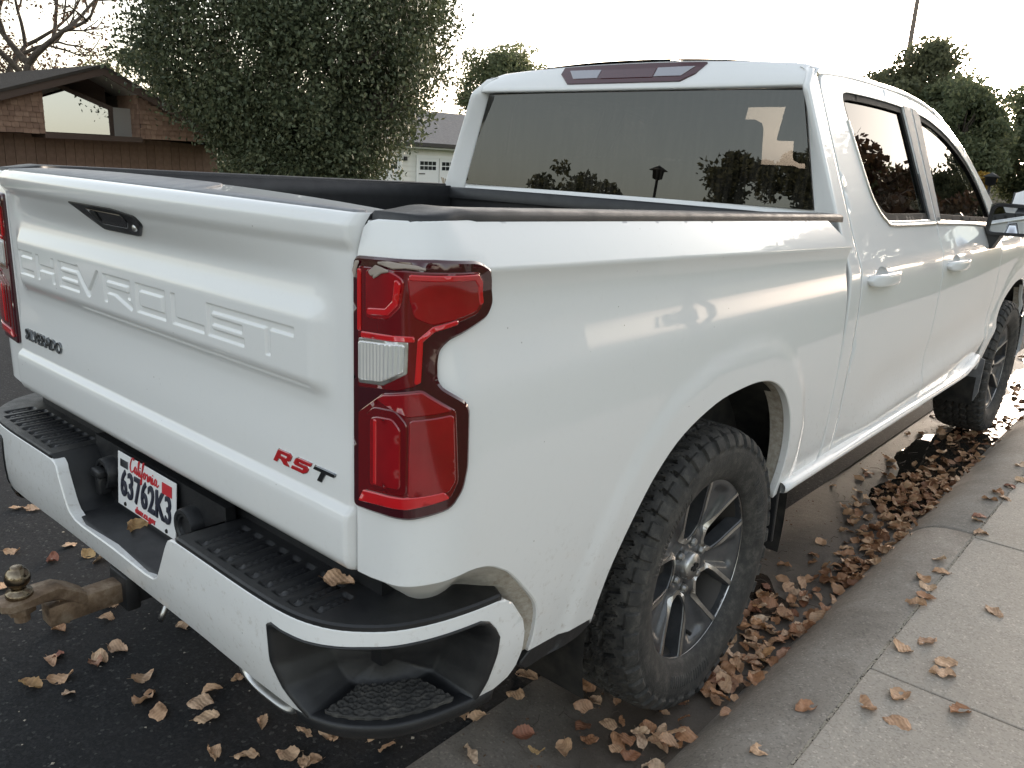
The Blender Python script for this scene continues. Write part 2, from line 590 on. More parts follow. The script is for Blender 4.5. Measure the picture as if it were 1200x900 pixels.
def inpoly(P, poly):
    P = np.asarray(P, float)
    poly = np.asarray(poly, float)
    x, y = P[:, 0], P[:, 1]
    r = np.zeros(len(P), bool)
    for (x1, y1), (x2, y2) in zip(poly, np.roll(poly, -1, 0)):
        with np.errstate(divide='ignore', invalid='ignore'):
            c = ((y1 > y) != (y2 > y)) & (x < (x2 - x1) * (y - y1) / (y2 - y1 + 1e-30) + x1)
        r ^= c
    return r

def densify(poly, h, closed=True):
    out = []
    n = len(poly)
    for i in range(n if closed else n - 1):
        a, b = np.array(poly[i], float), np.array(poly[(i + 1) % n], float)
        k = max(1, int(round(np.hypot(*(b - a)) / h)))
        out += [tuple(a + (b - a) * j / k) for j in range(k)]
    if not closed:
        out.append(tuple(poly[-1]))
    return out

def roundpoly(poly, r, n=4):
    """rounds the corners of a polygon (r number or list)"""
    out = []
    N = len(poly)
    for i in range(N):
        p0, p, p1 = (np.array(poly[(i + k) % N], float) for k in (-1, 0, 1))
        ri = r[i] if hasattr(r, '__len__') else r
        a, b = p0 - p, p1 - p
        la, lb = np.hypot(*a), np.hypot(*b)
        d = min(ri, la * .45, lb * .45)
        if d < 1e-5:
            out.append(tuple(p))
            continue
        s_, e_ = p + a / la * d, p + b / lb * d
        for k in range(n + 1):
            t = k / n
            out.append(tuple((1 - t) ** 2 * s_ + 2 * t * (1 - t) * p + t * t * e_))
    return out

def smooth_poly(P, n=6, closed=False):
    """Catmull-Rom through the points"""
    P = [np.array(p, float) for p in P]
    out = []
    N = len(P)
    for i in range(N if closed else N - 1):
        g = (lambda k: P[k % N]) if closed else (lambda k: P[min(max(k, 0), N - 1)])
        p0, p1, p2, p3 = g(i - 1), g(i), g(i + 1), g(i + 2)
        for k in range(n):
            t = k / n
            out.append(tuple(.5 * (2 * p1 + (p2 - p0) * t + (2 * p0 - 5 * p1 + 4 * p2 - p3) * t * t + (3 * p1 - p0 - 3 * p2 + p3) * t ** 3)))
    if not closed:
        out.append(tuple(P[-1]))
    return out

def panel_mesh(name, outer, fn, h=.02, holes=(), feats=(), fold=.02, hy=None, lip=.004, bh=None):
    """sheet-metal panel: outline (u, v) filled with a fine triangle mesh, lifted by fn(u, v, off) and given folded edges.
    outer must run counter-clockwise when seen from outside."""
    hy = hy or h
    bh = bh or h
    def ccw(p):
        a = np.asarray(p)
        return (np.roll(a, -1, 0)[:, 0] * a[:, 1] - a[:, 0] * np.roll(a, -1, 0)[:, 1]).sum() < 0
    loops = [densify(outer if ccw(outer) else outer[::-1], bh)] + [densify(q[::-1] if ccw(q) else q, bh) for q in holes]
    pts, edges = [], []
    for lp in loops:
        k = len(pts)
        pts += lp
        edges += [(k + i, k + (i + 1) % len(lp)) for i in range(len(lp))]
    nb = len(pts)
    bnd = np.array(pts)
    for f in feats:
        k = len(pts)
        d = densify(f, bh, False)
        pts += d
        edges += [(k + i, k + i + 1) for i in range(len(d) - 1)]
    allb = np.array(pts)
    lo, hi = bnd.min(0), bnd.max(0)
    gu = np.arange(lo[0] + h / 2, hi[0], h)
    gv = np.arange(lo[1] + hy / 2, hi[1], hy)
    G = np.stack(np.meshgrid(gu, gv), -1)
    G[1::2, :, 0] += h / 2
    G = G.reshape(-1, 2)
    ok = inpoly(G, loops[0])
    for lp in loops[1:]:
        ok &= ~inpoly(G, lp)
    G = G[ok]
    if len(G):
        keep = np.ones(len(G), bool)
        sc_ = np.array([1 / h, 1 / hy])
        for i in range(0, len(G), 4000):
            D = ((G[i:i + 4000, None, :] - allb[None]) * sc_)
            keep[i:i + 4000] = (D * D).sum(-1).min(1) > .3
        G = G[keep]
    vs = [Vector(p) for p in pts] + [Vector(p) for p in G]
    r = delaunay_2d_cdt(vs, edges, [], 0, 1e-6)
    V2 = np.array([tuple(v) for v in r[0]])
    T = np.array([f for f in r[2] if len(f) == 3], np.int32)
    cen = V2[T].mean(1)
    ok = inpoly(cen, loops[0])
    for lp in loops[1:]:
        ok &= ~inpoly(cen, lp)
    T = T[ok]
    V3 = fn(V2[:, 0], V2[:, 1], 0.)
    # orientation: outward normal is the +off direction
    out = fn(V2[:, 0], V2[:, 1], .01) - V3
    a, b, c = V3[T[:, 0]], V3[T[:, 1]], V3[T[:, 2]]
    fl = (np.cross(b - a, c - a) * out[T[:, 0]]).sum(1) < 0
    T[fl] = T[fl][:, ::-1]
    Vs, Fs = [V3], [T]
    if fold > 0:
        base = len(V3)
        for li, lp in enumerate(loops):
            L = np.array(lp)
            nx_, pv = np.roll(L, -1, 0), np.roll(L, 1, 0)
            t = nx_ - pv
            t /= np.hypot(t[:, 0], t[:, 1])[:, None] + 1e-12
            nin = np.stack([-t[:, 1], t[:, 0]], 1)     # to the left of travel = into the sheet
            n = len(L)
            A = fn(L[:, 0], L[:, 1], 0.)
            P_ = L - nin * lip * .7
            B = fn(P_[:, 0], P_[:, 1], -lip * .6)
            Cc = fn(P_[:, 0], P_[:, 1], -fold)
            Vs += [A, B, B, Cc]
            i = np.arange(n)
            j = (i + 1) % n
            for o0, o1 in ((0, n), (2 * n, 3 * n)):
                q = np.stack([base + o0 + i, base + o1 + i, base + o1 + j, base + o0 + j], 1)
                Fs += [q[:, [0, 1, 2]], q[:, [0, 2, 3]]]
            base += 4 * n
    return mesh_np(name, np.concatenate(Vs), np.concatenate(Fs).astype(np.int32))

def grid_mesh(name, P, closed_u=False, closed_v=False, smooth=True):
    """P: (nu, nv, 3) array of points"""
    nu, nv = P.shape[:2]
    i, j = np.meshgrid(np.arange(nu if closed_u else nu - 1), np.arange(nv if closed_v else nv - 1), indexing='ij')
    i2, j2 = (i + 1) % nu, (j + 1) % nv
    F = np.stack([i * nv + j, i2 * nv + j, i2 * nv + j2, i * nv + j2], -1).reshape(-1, 4).astype(np.int32)
    return mesh_np(name, P.reshape(-1, 3), F, smooth)

# ------------------------------------------------------------------ truck surfaces
def pw(x,xs,ys):
    """smooth monotone cubic (pchip) interpolation"""
    xs=np.asarray(xs,float);ys=np.asarray(ys,float);x=np.clip(np.asarray(x,float),xs[0],xs[-1])
    h=np.diff(xs);d=np.diff(ys)/h;m=np.zeros_like(ys)
    m[0]=d[0];m[-1]=d[-1]
    for i in range(1,len(xs)-1):
        m[i]=0 if d[i-1]*d[i]<=0 else (h[i-1]+h[i])*3/((2*h[i]+h[i-1])/d[i-1]+(h[i]+2*h[i-1])/d[i])
    i=np.clip(np.searchsorted(xs,x)-1,0,len(h)-1);t=(x-xs[i])/h[i]
    return ys[i]*(2*t**3-3*t**2+1)+h[i]*m[i]*(t**3-2*t**2+t)+ys[i+1]*(3*t**2-2*t**3)+h[i]*m[i+1]*(t**3-t**2)
def sst(a,b,x):
    t=np.clip((x-a)/(b-a),0,1); return t*t*(3-2*t)
def polyd(P,poly):
    P=np.asarray(P,float);poly=np.asarray(poly,float);best=np.full(len(P),1e9)
    for a,b in zip(poly[:-1],poly[1:]):
        ab=b-a;t=np.clip(((P-a)@ab)/(ab@ab),0,1);best=np.minimum(best,np.hypot(*(P-a-t[:,None]*ab).T))
    return best
ARCH=[(.535,.50),(.552,.58),(.575,.645),(.639,.745),(.714,.830),(.817,.900),(.968,.948),(1.10,.962),(1.22,.962),(1.32,.942),(1.408,.893),(1.475,.815),(1.512,.72),(1.515,.63),(1.50,.53)]
FARCH=[(y-1.103+4.85,z) for y,z in ARCH]
def zcr(y): return 1.337-.024*np.asarray(y)
def zrail(y): return 1.418-.02*np.asarray(y)
def flare(y,z):
    P=np.stack([np.ravel(y),np.ravel(z)],1)
    d=np.minimum(polyd(P,ARCH),polyd(P,FARCH)).reshape(np.shape(y))
    return .0075*(1-sst(.090,.112,d))
def S_bed(y,z):
    y,z=np.broadcast_arrays(np.asarray(y,float),np.asarray(z,float))
    lo=pw(z,[.4,.53,.65,.80,.95,1.12,1.22,1.27,1.30],[.945,.966,.982,.992,.996,.991,.9735,.969,.968])
    zc=zcr(y);zr=zrail(y)
    dz=zc-z
    x=np.where(dz>0.05,lo,0)
    # crease lip just below shoulder: from lo(zc-.05) out to .983 at zc
    lo2=pw(zc-.05,[.4,.53,.65,.80,.95,1.12,1.22,1.27,1.30],[.945,.966,.982,.992,.996,.991,.9735,.969,.968])
    x=np.where((dz<=.05)&(dz>=0),.983+(lo2-.983)*(1-(1-np.clip(dz/.05,0,1))**2),x)
    t=np.clip(-dz/(zr-zc),0,1.2)
    x=np.where(dz<0,.983-.046*t-.006*t*(1-t)*-4*.5,x)
    return x+flare(y,z)
def S_cab(y,z):
    y,z=np.broadcast_arrays(np.asarray(y,float),np.asarray(z,float))
    x=pw(np.minimum(z,1.343),[.45,.52,.57,.62,.70,.80,.95,1.06,1.15,1.205,1.27,1.343],[.94,.962,.970,.976,.982,.986,.991,.992,.989,.982,.956,.927])
    x=np.where(z>1.343,.927-.386*(z-1.343),x)
    q=z-(.615+.050*(y-2.2));k=sst(2.05,2.5,y)
    x=x+k*(.012*np.exp(-(np.maximum(q,0)/.030)**2)*(q>=0)+.012*np.exp(-(np.minimum(q,0)/.075)**2)*(q<0)-.007*np.exp(-((q-.12)/.07)**2))
    x=x-.012*np.clip(y-2.9,0,9)**2*.6
    return x+flare(y,z)*sst(3.9,4.1,y)
RC=.09;X0=.806;YB=0.0;SR=.084;XS=.98
def bedmap(s,z,off=0.):
    s,z=np.broadcast_arrays(np.asarray(s,float),np.asarray(z,float))
    a=np.clip((s-SR)/RC,0,np.pi/2);L=RC*np.pi/2
    bx=np.where(s<SR,X0+s,X0+SR+RC*np.sin(a));by=np.where(s<SR+L,YB+RC*(1-np.cos(a)),YB+RC+s-SR-L)
    nx=np.sin(a);ny=-np.cos(a);w=sst(SR-.02,SR+L+.02,s)
    ro=-.022*sst(1.33,1.43,z)-.0*z
    o=(1-w)*ro+w*(S_bed(by,z)-XS)+off
    return np.stack([bx+nx*o,by+ny*o,z],-1)
def s_of_y(y): return SR+RC*np.pi/2+(y-RC)
BP=np.array([(0,-.112),(.335,-.112),(.60,-.114),(.69,-.112),(.75,-.106),(.809,-.090),(.85,-.068),(.881,-.042),(.91,-.010),(.930,.025),(.948,.07),(.961,.12),(.970,.17),(.975,.22),(.977,.27),(.977,.36)])
_sb=np.r_[0,np.cumsum(np.hypot(*np.diff(BP,axis=0).T))]
def bumpmap(s,z,off=0.):
    s,z=np.broadcast_arrays(np.asarray(s,float),np.asarray(z,float));a=np.abs(s)
    x=pw(a,_sb,BP[:,0]);y=pw(a,_sb,BP[:,1]);e=.004
    dx=pw(a+e,_sb,BP[:,0])-pw(a-e,_sb,BP[:,0]);dy=pw(a+e,_sb,BP[:,1])-pw(a-e,_sb,BP[:,1])
    l=np.hypot(dx,dy)+1e-9;nx,ny=dy/l,-dx/l
    nx=np.where(a<e,0,nx);ny=np.where(a<e,-1,ny)
    o=pw(z,[.40,.46,.52,.60,.66,.70,.72],[-.035,-.022,-.006,.004,.004,0,-.006])+off
    return np.stack([np.sign(s)*(x+nx*o),y+ny*o,z],-1)
# ------------------------------------------------------------------ the pickup
truck = thing('pickup_truck', 'dirty white crew cab pickup truck parked along the kerb, seen from its rear corner', 'pickup truck')
M_ = M

def P_(name, me, mt, parent=truck, **k):
    return ob(name, me, M[mt], parent, **k)

# ---- tailgate
def tg_bow(x):
    return 1 - np.clip(np.abs(x) / .80, 0, 1) ** 2.4

def tg_T(x, z):
    x, z = np.broadcast_arrays(np.asarray(x, float), np.asarray(z, float))
    mid = pw(z, [.77, .79, .86, .876, .894, .915, 1.05, 1.075, 1.115, 1.215, 1.262, 1.30, 1.345, 1.372, 1.392, 1.405],
             [.010, .019, .021, .018, .005, .005, -.002, .001, .019, .020, .003, -.003, .000, .012, .015, .009])
    end = pw(z, [.77, .79, .86, .876, .894, .915, 1.05, 1.25, 1.345, 1.372, 1.392, 1.405],
             [.010, .019, .021, .018, .005, .005, -.002, .0, .000, .012, .014, .006])
    wx = 1 - sst(.685, .755, np.abs(x))
    T = mid * wx + end * (1 - wx)
    T = T + .040 * tg_bow(x) * sst(1.27, 1.37, z)
    # soft vertical edges
    T = T - .006 * sst(.790, .7985, np.abs(x))
    return T

def tg_map(x, z, off=0.):
    x, z = np.broadcast_arrays(np.asarray(x, float), np.asarray(z, float))
    zz = z + .004 * (1 - np.clip(np.abs(x) / .8, 0, 1) ** 3) * sst(1.28, 1.40, z)
    return np.stack([x, -(tg_T(x, z) + off), zz], -1)

# pressed letters: axis-aligned bars and diagonals
LZ0, LZ1, LT = 1.132, 1.199, .0165
def glyph(ch, a, b):
    z0, z1, t = LZ0, LZ1, LT
    zm = (z0 + z1) / 2
    q = []
    B = lambda x0, y0, x1, y1: q.append(('b', x0, y0, x1, y1))
    D = lambda x0, y0, x1, y1: q.append(('d', x0, y0, x1, y1))
    if ch == 'C':
        B(a, z0, a + t, z1); B(a, z0, b, z0 + t); B(a, z1 - t, b, z1)
    if ch == 'H':
        B(a, z0, a + t, z1); B(b - t, z0, b, z1); B(a, zm - t / 2, b, zm + t / 2)
    if ch == 'E':
        B(a, z0, a + t, z1); B(a, z0, b, z0 + t); B(a, z1 - t, b, z1); B(a, zm - t / 2, b - .006, zm + t / 2)
    if ch == 'V':
        c = (a + b) / 2
        D(a + .008, z1 - .006, c - .004, z0 + .006); D(b - .008, z1 - .006, c + .004, z0 + .006)
    if ch == 'R':
        B(a, z0, a + t, z1); B(a, z1 - t, b - .004, z1); B(b - t - .004, zm - .004, b - .004, z1); B(a, zm - .012, b - .004, zm + .004)
        D(a + .06, zm - .004, b - .004, z0 + .006)
    if ch == 'O':
        B(a, z0, a + t, z1); B(b - t, z0, b, z1); B(a, z0, b, z0 + t); B(a, z1 - t, b, z1)
    if ch == 'L':
        B(a, z0, a + t, z1); B(a, z0, b, z0 + t)
    if ch == 'T':
        c = (a + b) / 2
        B(a, z1 - t, b, z1); B(c - t / 2, z0, c + t / 2, z1)
    return q
WORD = [('C', -.690, -.588), ('H', -.560, -.440), ('E', -.412, -.285), ('V', -.300, -.165), ('R', -.140, .005), ('O', .030, .168), ('L', .196, .330), ('E', .345, .482), ('T', .478, .650)]
STROKES = [s for ch, a, b in WORD for s in glyph(ch, a, b)]

def letters_sdf(X, Z):
    d = np.full(X.shape, 1e9)
    for k, x0, z0, x1, z1 in STROKES:
        if k == 'b':
            dx = np.abs(X - (x0 + x1) / 2) - (x1 - x0) / 2
            dz = np.abs(Z - (z0 + z1) / 2) - (z1 - z0) / 2
            d = np.minimum(d, np.maximum(dx, dz))
        else:
            ax, az = x1 - x0, z1 - z0
            l2 = ax * ax + az * az
            t = np.clip(((X - x0) * ax + (Z - z0) * az) / l2, 0, 1)
            d = np.minimum(d, np.hypot(X - x0 - t * ax, Z - z0 - t * az) - LT * .52)
    return d

xs_ = np.unique(np.r_[np.linspace(-.7985, -.70, 34), np.linspace(-.70, .66, 560), np.linspace(.66, .7985, 46)])
zs_ = np.unique(np.r_[np.linspace(.77, .865, 14), np.linspace(.865, .92, 24), np.linspace(.92, 1.04, 12), np.linspace(1.04, 1.126, 20), np.linspace(1.126, 1.206, 42), np.linspace(1.206, 1.405, 60)])
X, Z = np.meshgrid(xs_, zs_)
P = tg_map(X, Z, -.0058 * (1 - sst(-.0020, .0007, letters_sdf(X, Z))))
# rolled top and folded edges
def tg_rise(x):
    return .004 + .012 * (1 - np.clip(np.abs(x) / .80, 0, 1) ** 2.2)
top = []
for k_, dz in ((.05, .004), (.12, .0065), (.5, .0), (1., .0)):
    q = P[-1].copy()
    q[:, 1] += (.085 + 0 * q[:, 1] - P[-1][:, 1]) * k_
    q[:, 2] += .0055 + tg_rise(P[-1][:, 0]) * k_ + (dz - .004 if dz else 0)
    top.append(q)
bot = [P[0] + np.array([0, dy, dz]) for dy, dz in ((.03, .002), (.006, -.004))]
P = np.concatenate([np.stack(bot), P, np.stack(top)])
L_ = P[:, :1].copy(); L_[:, 0, 0] -= .001; L_[:, 0, 1] += .03
Rr = P[:, -1:].copy(); Rr[:, 0, 0] += .001; Rr[:, 0, 1] += .03
P = np.concatenate([L_, P, Rr], 1)
tailgate = P_('tailgate', grid_mesh('tailgate', P), 'paint')

def xz(x, z, off=0.):
    return tg_map(np.array([x]), np.array([z]), off)[0]

# inner skin of the tailgate, white, with the top edge moulding
mb = MB()
mb.box((-.79, .045, .80), (.79, .075, 1.375))
mb.build('tailgate_inner_skin', M['paint'], tailgate)
xs2 = np.linspace(-.775, .792, 90)
cap = []
for x in xs2:
    p = tg_map(np.array([x]), np.array([1.405]))[0]
    wide = 1 - float(sst(.27, .31, np.array(x)))
    k1 = .14 + .30 * (1 - wide) * 0
    k2 = .42 + .50 * wide
    row = []
    for k_, dz in ((k1, -.004), (k1, .003), (k1 + .04, .0055), (k2 - .03, .0055), (k2, .003), (k2, -.004)):
        row.append((x, p[1] + (.085 - p[1]) * k_, p[2] + .0055 + float(tg_rise(x)) * k_ + dz))
    if x in (xs2[0], xs2[-1]):
        e_ = [(r_[0] - (.002 if x < 0 else -.002), r_[1], row[0][2]) for r_ in row]
        cap += [e_, row] if x < 0 else [row, e_]
        continue
    cap.append(row)
P_('top_moulding', grid_mesh('tailgate_moulding', np.array(cap)), 'plastic_grey', tailgate)

# release handle: black trapezium with pull, keyhole and camera
HX = .0
def hmap(x, z, off=0.):
    return tg_map(x, z, off)
hp = roundpoly([(-.235, 1.358), (-.225, 1.352), (-.125, 1.306), (.052, 1.306), (.102, 1.334), (.09, 1.349), (-.01, 1.358)], .008)
o = P_('handle_bezel', panel_mesh('handle_bezel', hp, lambda u, v, f: hmap(u, v, f + .006), .012, fold=.012, lip=.003), 'plastic', tailgate)
hp2 = roundpoly([(-.145, 1.349), (-.10, 1.320), (.025, 1.320), (.048, 1.336), (.035, 1.347)], .006)
P_('pull', panel_mesh('handle_pull', hp2, lambda u, v, f: hmap(u, v, f + .0095), .012, fold=.006, lip=.002), 'gloss_black', tailgate)
hp3 = roundpoly([(-.12, 1.346), (-.09, 1.346), (-.09, 1.327), (-.105, 1.327)], .003)
P_('camera_window', panel_mesh('camera_window', hp3, lambda u, v, f: hmap(u, v, f + .0125), .01, fold=.004, lip=.001), 'gap', tailgate)
mb = MB()
p = xz(.065, 1.324, .006)
mb.lathe([(.0, -.004), (.007, -.004), (.008, -.002), (.008, .002)], 'y', (p[0], p[1], p[2]), 16)
mb.build('lock_cylinder', M['satin'], tailgate, True)

# lettering helper: built-in font to mesh
def text_mesh(name, s, size, ext=.002, bev=0., sx=1., shear=0., align='CENTER', spacing=1.):
    cu = bpy.data.curves.new(name, 'FONT')
    cu.body = s
    cu.size = size
    cu.extrude = ext
    cu.bevel_depth = bev
    cu.shear = shear
    cu.align_x = align
    cu.align_y = 'CENTER'
    cu.space_character = spacing
    cu.resolution_u = 3
    t = bpy.data.objects.new(name, cu)
    COL.objects.link(t)
    bpy.context.view_layer.update()
    me = bpy.data.meshes.new_from_object(t.evaluated_get(bpy.context.evaluated_depsgraph_get()))
    COL.objects.unlink(t)
    bpy.data.objects.remove(t)
    for v in me.vertices:
        v.co.x *= sx
    me.materials.clear()
    return me

def on_rear(me, x, y, z, tilt=0.):
    """stand a text mesh up on a rear-facing surface"""
    me.transform(Matrix.Translation((x, y, z)) @ Matrix.Rotation(tilt, 4, 'X') @ Matrix.Rotation(R_(90), 4, 'X'))
    return me

me = on_rear(text_mesh('model_badge', 'SILVERADO', .046, .004, .0008, 1.08, 0.12, spacing=1.04), -.612, -.0045, .944)
P_('model_badge', me, 'badge_dark', tailgate)

# trim badge: chrome-edged slanted R S (red) and T (dark)
def slant(poly, x0, z0, s, sh=.66):
    return [(x0 + (u * 1.40 + v * sh) * s, z0 + v * s) for u, v in poly]
RL = [(0, 0), (.32, 0), (.32, .32), (.55, .32), (.95, 0), (1.40, 0), (1.0, .33), (1.25, .45), (1.25, .82), (1.05, 1.0), (0, 1.0)]
RH = [(.32, .55), (.95, .55), (.95, .76), (.32, .76)]
SL = [(0, 0), (1.05, 0), (1.28, .2), (1.28, .48), (1.08, .63), (.36, .63), (.36, .76), (1.3, .76), (1.3, 1.0), (.18, 1.0), (0, .84), (0, .52), (.18, .40), (.92, .40), (.92, .24), (0, .24)]
TL = [(.5, 0), (.85, 0), (.85, .74), (1.5, .74), (1.5, 1.0), (-.15, 1.0), (-.15, .74), (.5, .74)]
bs, bx, bz = .0265, .552, .915
def badge(name, poly, x, mt, hole=None):
    o1 = slant(poly, x, bz, bs)
    rear = lambda u, v, f: np.stack([u, -.004 - (tg_T(u, v) * 0) - f, v], -1)
    big = slant([(.5 + (u - .65) * 1.07 + .15 - .0, .5 + (v - .5) * 1.16) for u, v in poly], x, bz, bs)
    hol = [slant(hole, x, bz, bs)] if hole else []
    b0 = P_(name + '_edge', panel_mesh(name + 'e', big, lambda u, v, f: rear(u, v, f + .001), .006, hol, fold=.006, lip=.0005), 'chrome', tailgate)
    return P_(name, panel_mesh(name, o1, lambda u, v, f: rear(u, v, f + .0035), .006, hol, fold=.003, lip=.0005), mt, tailgate)
badge('badge_letter', RL, bx, 'red', RH)
badge('badge_letter', SL, bx + 2.24 * bs, 'red')
badge('badge_letter', TL, bx + 4.72 * bs, 'badge_dark')

# ---- bed side (right), mirrored to the left
sY = s_of_y
def arch_s(a):
    return [(sY(y), z) for y, z in a]
YF = 1.838
A_ = smooth_poly(ARCH, 4)
bed_out = [(0.0, .768), (.035, .770), (.1106, .7806), (.174, .795), (.235, .803), (.289, .7936), (.325, .775), (.358, .7512), (.4095, .6969), (.447, .6518), (.4605, .6153), (.463, .560), (.456, .528)]
bed_out = [(0.0, .768)] + smooth_poly(bed_out[1:], 3) + [(sY(.535), .513)]
bed_out += arch_s(A_)
bed_out += [(sY(1.52), .535), (sY(YF), .535), (sY(YF), 1.27)]
bed_out += [(sY(YF - .005), 1.292), (sY(1.70), float(zrail(1.7)) - .008)]
tops = [(sY(y), float(zrail(y)) - .006) for y in np.linspace(1.65, .12, 12)]
bed_out += tops + [(SR + RC * 1.2, 1.409), (SR + RC * .7, 1.407), (SR, 1.405), (.03, 1.403), (.008, 1.398), (0, 1.39)]
fe = []
for dz in (-.006, 0., .005, .03, .055, float(zrail(1.) - zcr(1.)) - .016):
    fe.append([(sY(y), float(zcr(y)) + dz) for y in np.linspace(.12, (YF if dz < .02 else YF - .14) - .012, 30)])
me = panel_mesh('bed_side', bed_out, lambda u, v, f: bedmap(u, v, f), .022, feats=fe, fold=.022, lip=.004, bh=.014)
bed_side = P_('bed_side', me, 'paint')
bed_side_left = mirror_x(bed_side)
# dusty recessed flange round the bumper end
fl = [(.012, .675), (.012, .772), (.04, .774), (.11, .785), (.175, .800), (.236, .808), (.292, .798), (.328, .780), (.36, .757), (.415, .70), (.453, .655), (.468, .615), (.470, .56), (.460, .512), (.40, .500), (.36, .52), (.37, .60), (.31, .66), (.235, .675), (.16, .675), (.08, .675)]
edge_line = bed_out[:40]
edge_line = [p for p in bed_out if p[1] < .81 and p[0] < .47]
def flange_map(u, v, f):
    d = polyd(np.stack([np.ravel(u), np.ravel(v)], 1), edge_line).reshape(np.shape(u))
    ins = inpoly(np.stack([np.ravel(u), np.ravel(v)], 1), bed_out).reshape(np.shape(u))
    d = np.where(ins, 0, d)
    k = 1.15
    P_0 = bedmap(u, v, f - .008)
    t_ = np.array([.77, .23]) - P_0[..., :2]
    t_ /= np.linalg.norm(t_, axis=-1, keepdims=True)
    P_0[..., :2] += t_ * np.minimum(.11, k * d)[..., None]
    return P_0
o = P_('bed_corner_flange', panel_mesh('bed_corner_flange', smooth_poly(fl, 3, True), flange_map, .008, fold=.03, lip=.004), 'mud_paint')
mirror_x(o)
# black lower strip between flange and wheel arch
st = roundpoly([(sY(.30), .498), (sY(.345), .528), (sY(.545), .515), (sY(.565), .503), (sY(.50), .478), (sY(.335), .474)], .012)
o = P_('lower_trim', panel_mesh('bed_lower_trim', st, lambda u, v, f: bedmap(u, v, f - .004), .02, fold=.03), 'plastic')
mirror_x(o)
# wheel-arch inner lip (dusty) and liner
def arch_lip(name, ARC, Sfn, x_in, mt):
    a = np.array(smooth_poly(ARC, 4))
    rows = []
    for y, z in a:
        xo = float(Sfn(np.array(y), np.array(z))) - .004
        rows.append([(xo, y, z), (xo - .02, y, z + .001), (x_in, y, z + .003)])
    return grid_mesh(name, np.array(rows))
o = P_('wheel_arch_lip', arch_lip('rear_arch_lip', ARCH, S_bed, .93, 'mud'), 'mud_paint')
mirror_x(o)

def liner(yc, mt='dark'):
    a = np.linspace(R_(-14), R_(194), 40)
    rows = []
    for t in a:
        y, z = yc + .565 * math.cos(t), .417 + .565 * math.sin(t)
        rows.append([(.955, y, z), (.90, y, z + .0), (.45, y, z), (.42, yc + .3 * math.cos(t), .417 + .3 * math.sin(t)), (.42, yc, .45)])
    return grid_mesh('wheel_liner', np.array(rows))
for yc in (1.103, 4.85):
    o = P_('wheel_liner', liner(yc), 'dark')
    mirror_x(o)

# ---- tail lamp
tl_o = [(0.0037, 1.3417), (0.0778, 1.3459), (0.1632, 1.3490), (0.2359, 1.3462), (0.2559, 1.3375), (0.2729, 1.3183), (0.2849, 1.2793), (0.2722, 1.257), (0.241, 1.2455), (0.1867, 1.2290), (0.1695, 1.2127), (0.1650, 1.1924), (0.1653, 1.1616), (0.1727, 1.1467), (0.2094, 1.1197), (0.215, 1.1054), (0.2134, 1.0071), (0.2062, 0.9692), (0.1896, 0.9406), (0.1315, 0.918), (0.0511, 0.9081), (0.0035, 0.9044)]
lamp = P_('tail_lamp', panel_mesh('tail_lamp', roundpoly(tl_o, .010, 3), lambda u, v, f: bedmap(u, v, f + .010), .012, fold=.03, lip=.006), 'lens_rim')
def lens(name, poly, off, mt, fold=.005, rad=.005, fn=None, h=.01):
    f0 = fn or (lambda u, v: 0 * u)
    return P_(name, panel_mesh(name, roundpoly(poly, rad, 3), lambda u, v, f: bedmap(u, v, f + off + f0(u, v)), h, fold=fold, lip=.0025), mt, lamp)
# the main red body, one lens from the top arm down to the waist
lens('red_lens', [(.018, 1.3290), (.121, 1.3325), (.232, 1.3320), (.250, 1.318), (.260, 1.280), (.246, 1.2635), (.160, 1.2445), (.141, 1.2244), (.139, 1.152), (.1100, 1.140), (.018, 1.1267)], .0115, 'lens_deep')
lens('red_lens', [(.125, 1.3235), (.228, 1.3235), (.243, 1.313), (.252, 1.281), (.240, 1.268), (.160, 1.252), (.135, 1.262), (.128, 1.290)], .0135, 'lens_red')
ringt = [(.040, 1.3265), (.100, 1.3285), (.1175, 1.3185), (.112, 1.277), (.092, 1.2545), (.040, 1.249)]
lens('red_lens', ringt, .0135, 'lens_red', rad=.008)
lens('light_bar', [(.046, 1.256), (.092, 1.261), (.108, 1.279), (.1125, 1.313), (.106, 1.318), (.1025, 1.284), (.089, 1.269), (.046, 1.264)], .0160, 'lens_bright', rad=.003)
lens('light_bar', [(.0185, 1.325), (.024, 1.325), (.024, 1.225), (.0185, 1.225)], .0140, 'lens_bright', rad=.001)
lens('light_bar', [(.128, 1.3275), (.231, 1.3285), (.2475, 1.315), (.2565, 1.281), (.2505, 1.278), (.242, 1.309), (.228, 1.3215), (.128, 1.3215)], .0150, 'lens_bright', rad=.002)
lens('light_bar', [(.1415, 1.226), (.161, 1.2455), (.20, 1.2555), (.20, 1.2515), (.163, 1.241), (.146, 1.224), (.1445, 1.158), (.139, 1.155)], .0150, 'lens_bright', rad=.002)
lens('light_bar', [(.028, 1.222), (.133, 1.229), (.134, 1.223), (.028, 1.2145)], .0140, 'lens_bright', rad=.001)
# reversing lamp with upright prisms
lens('lamp_frame', [(.020, 1.2105), (.1245, 1.2205), (.1245, 1.1695), (.083, 1.1425), (.020, 1.1345)], .0125, 'satin', rad=.003)
rv = lambda u, v: .0034 * np.abs(np.sin(u * math.pi / .0085))
lens('reversing_lamp', [(.024, 1.2055), (.119, 1.2145), (.119, 1.172), (.0815, 1.1495), (.024, 1.141)], .0135, 'lens_clear', rad=.003, fn=rv, h=.0016)
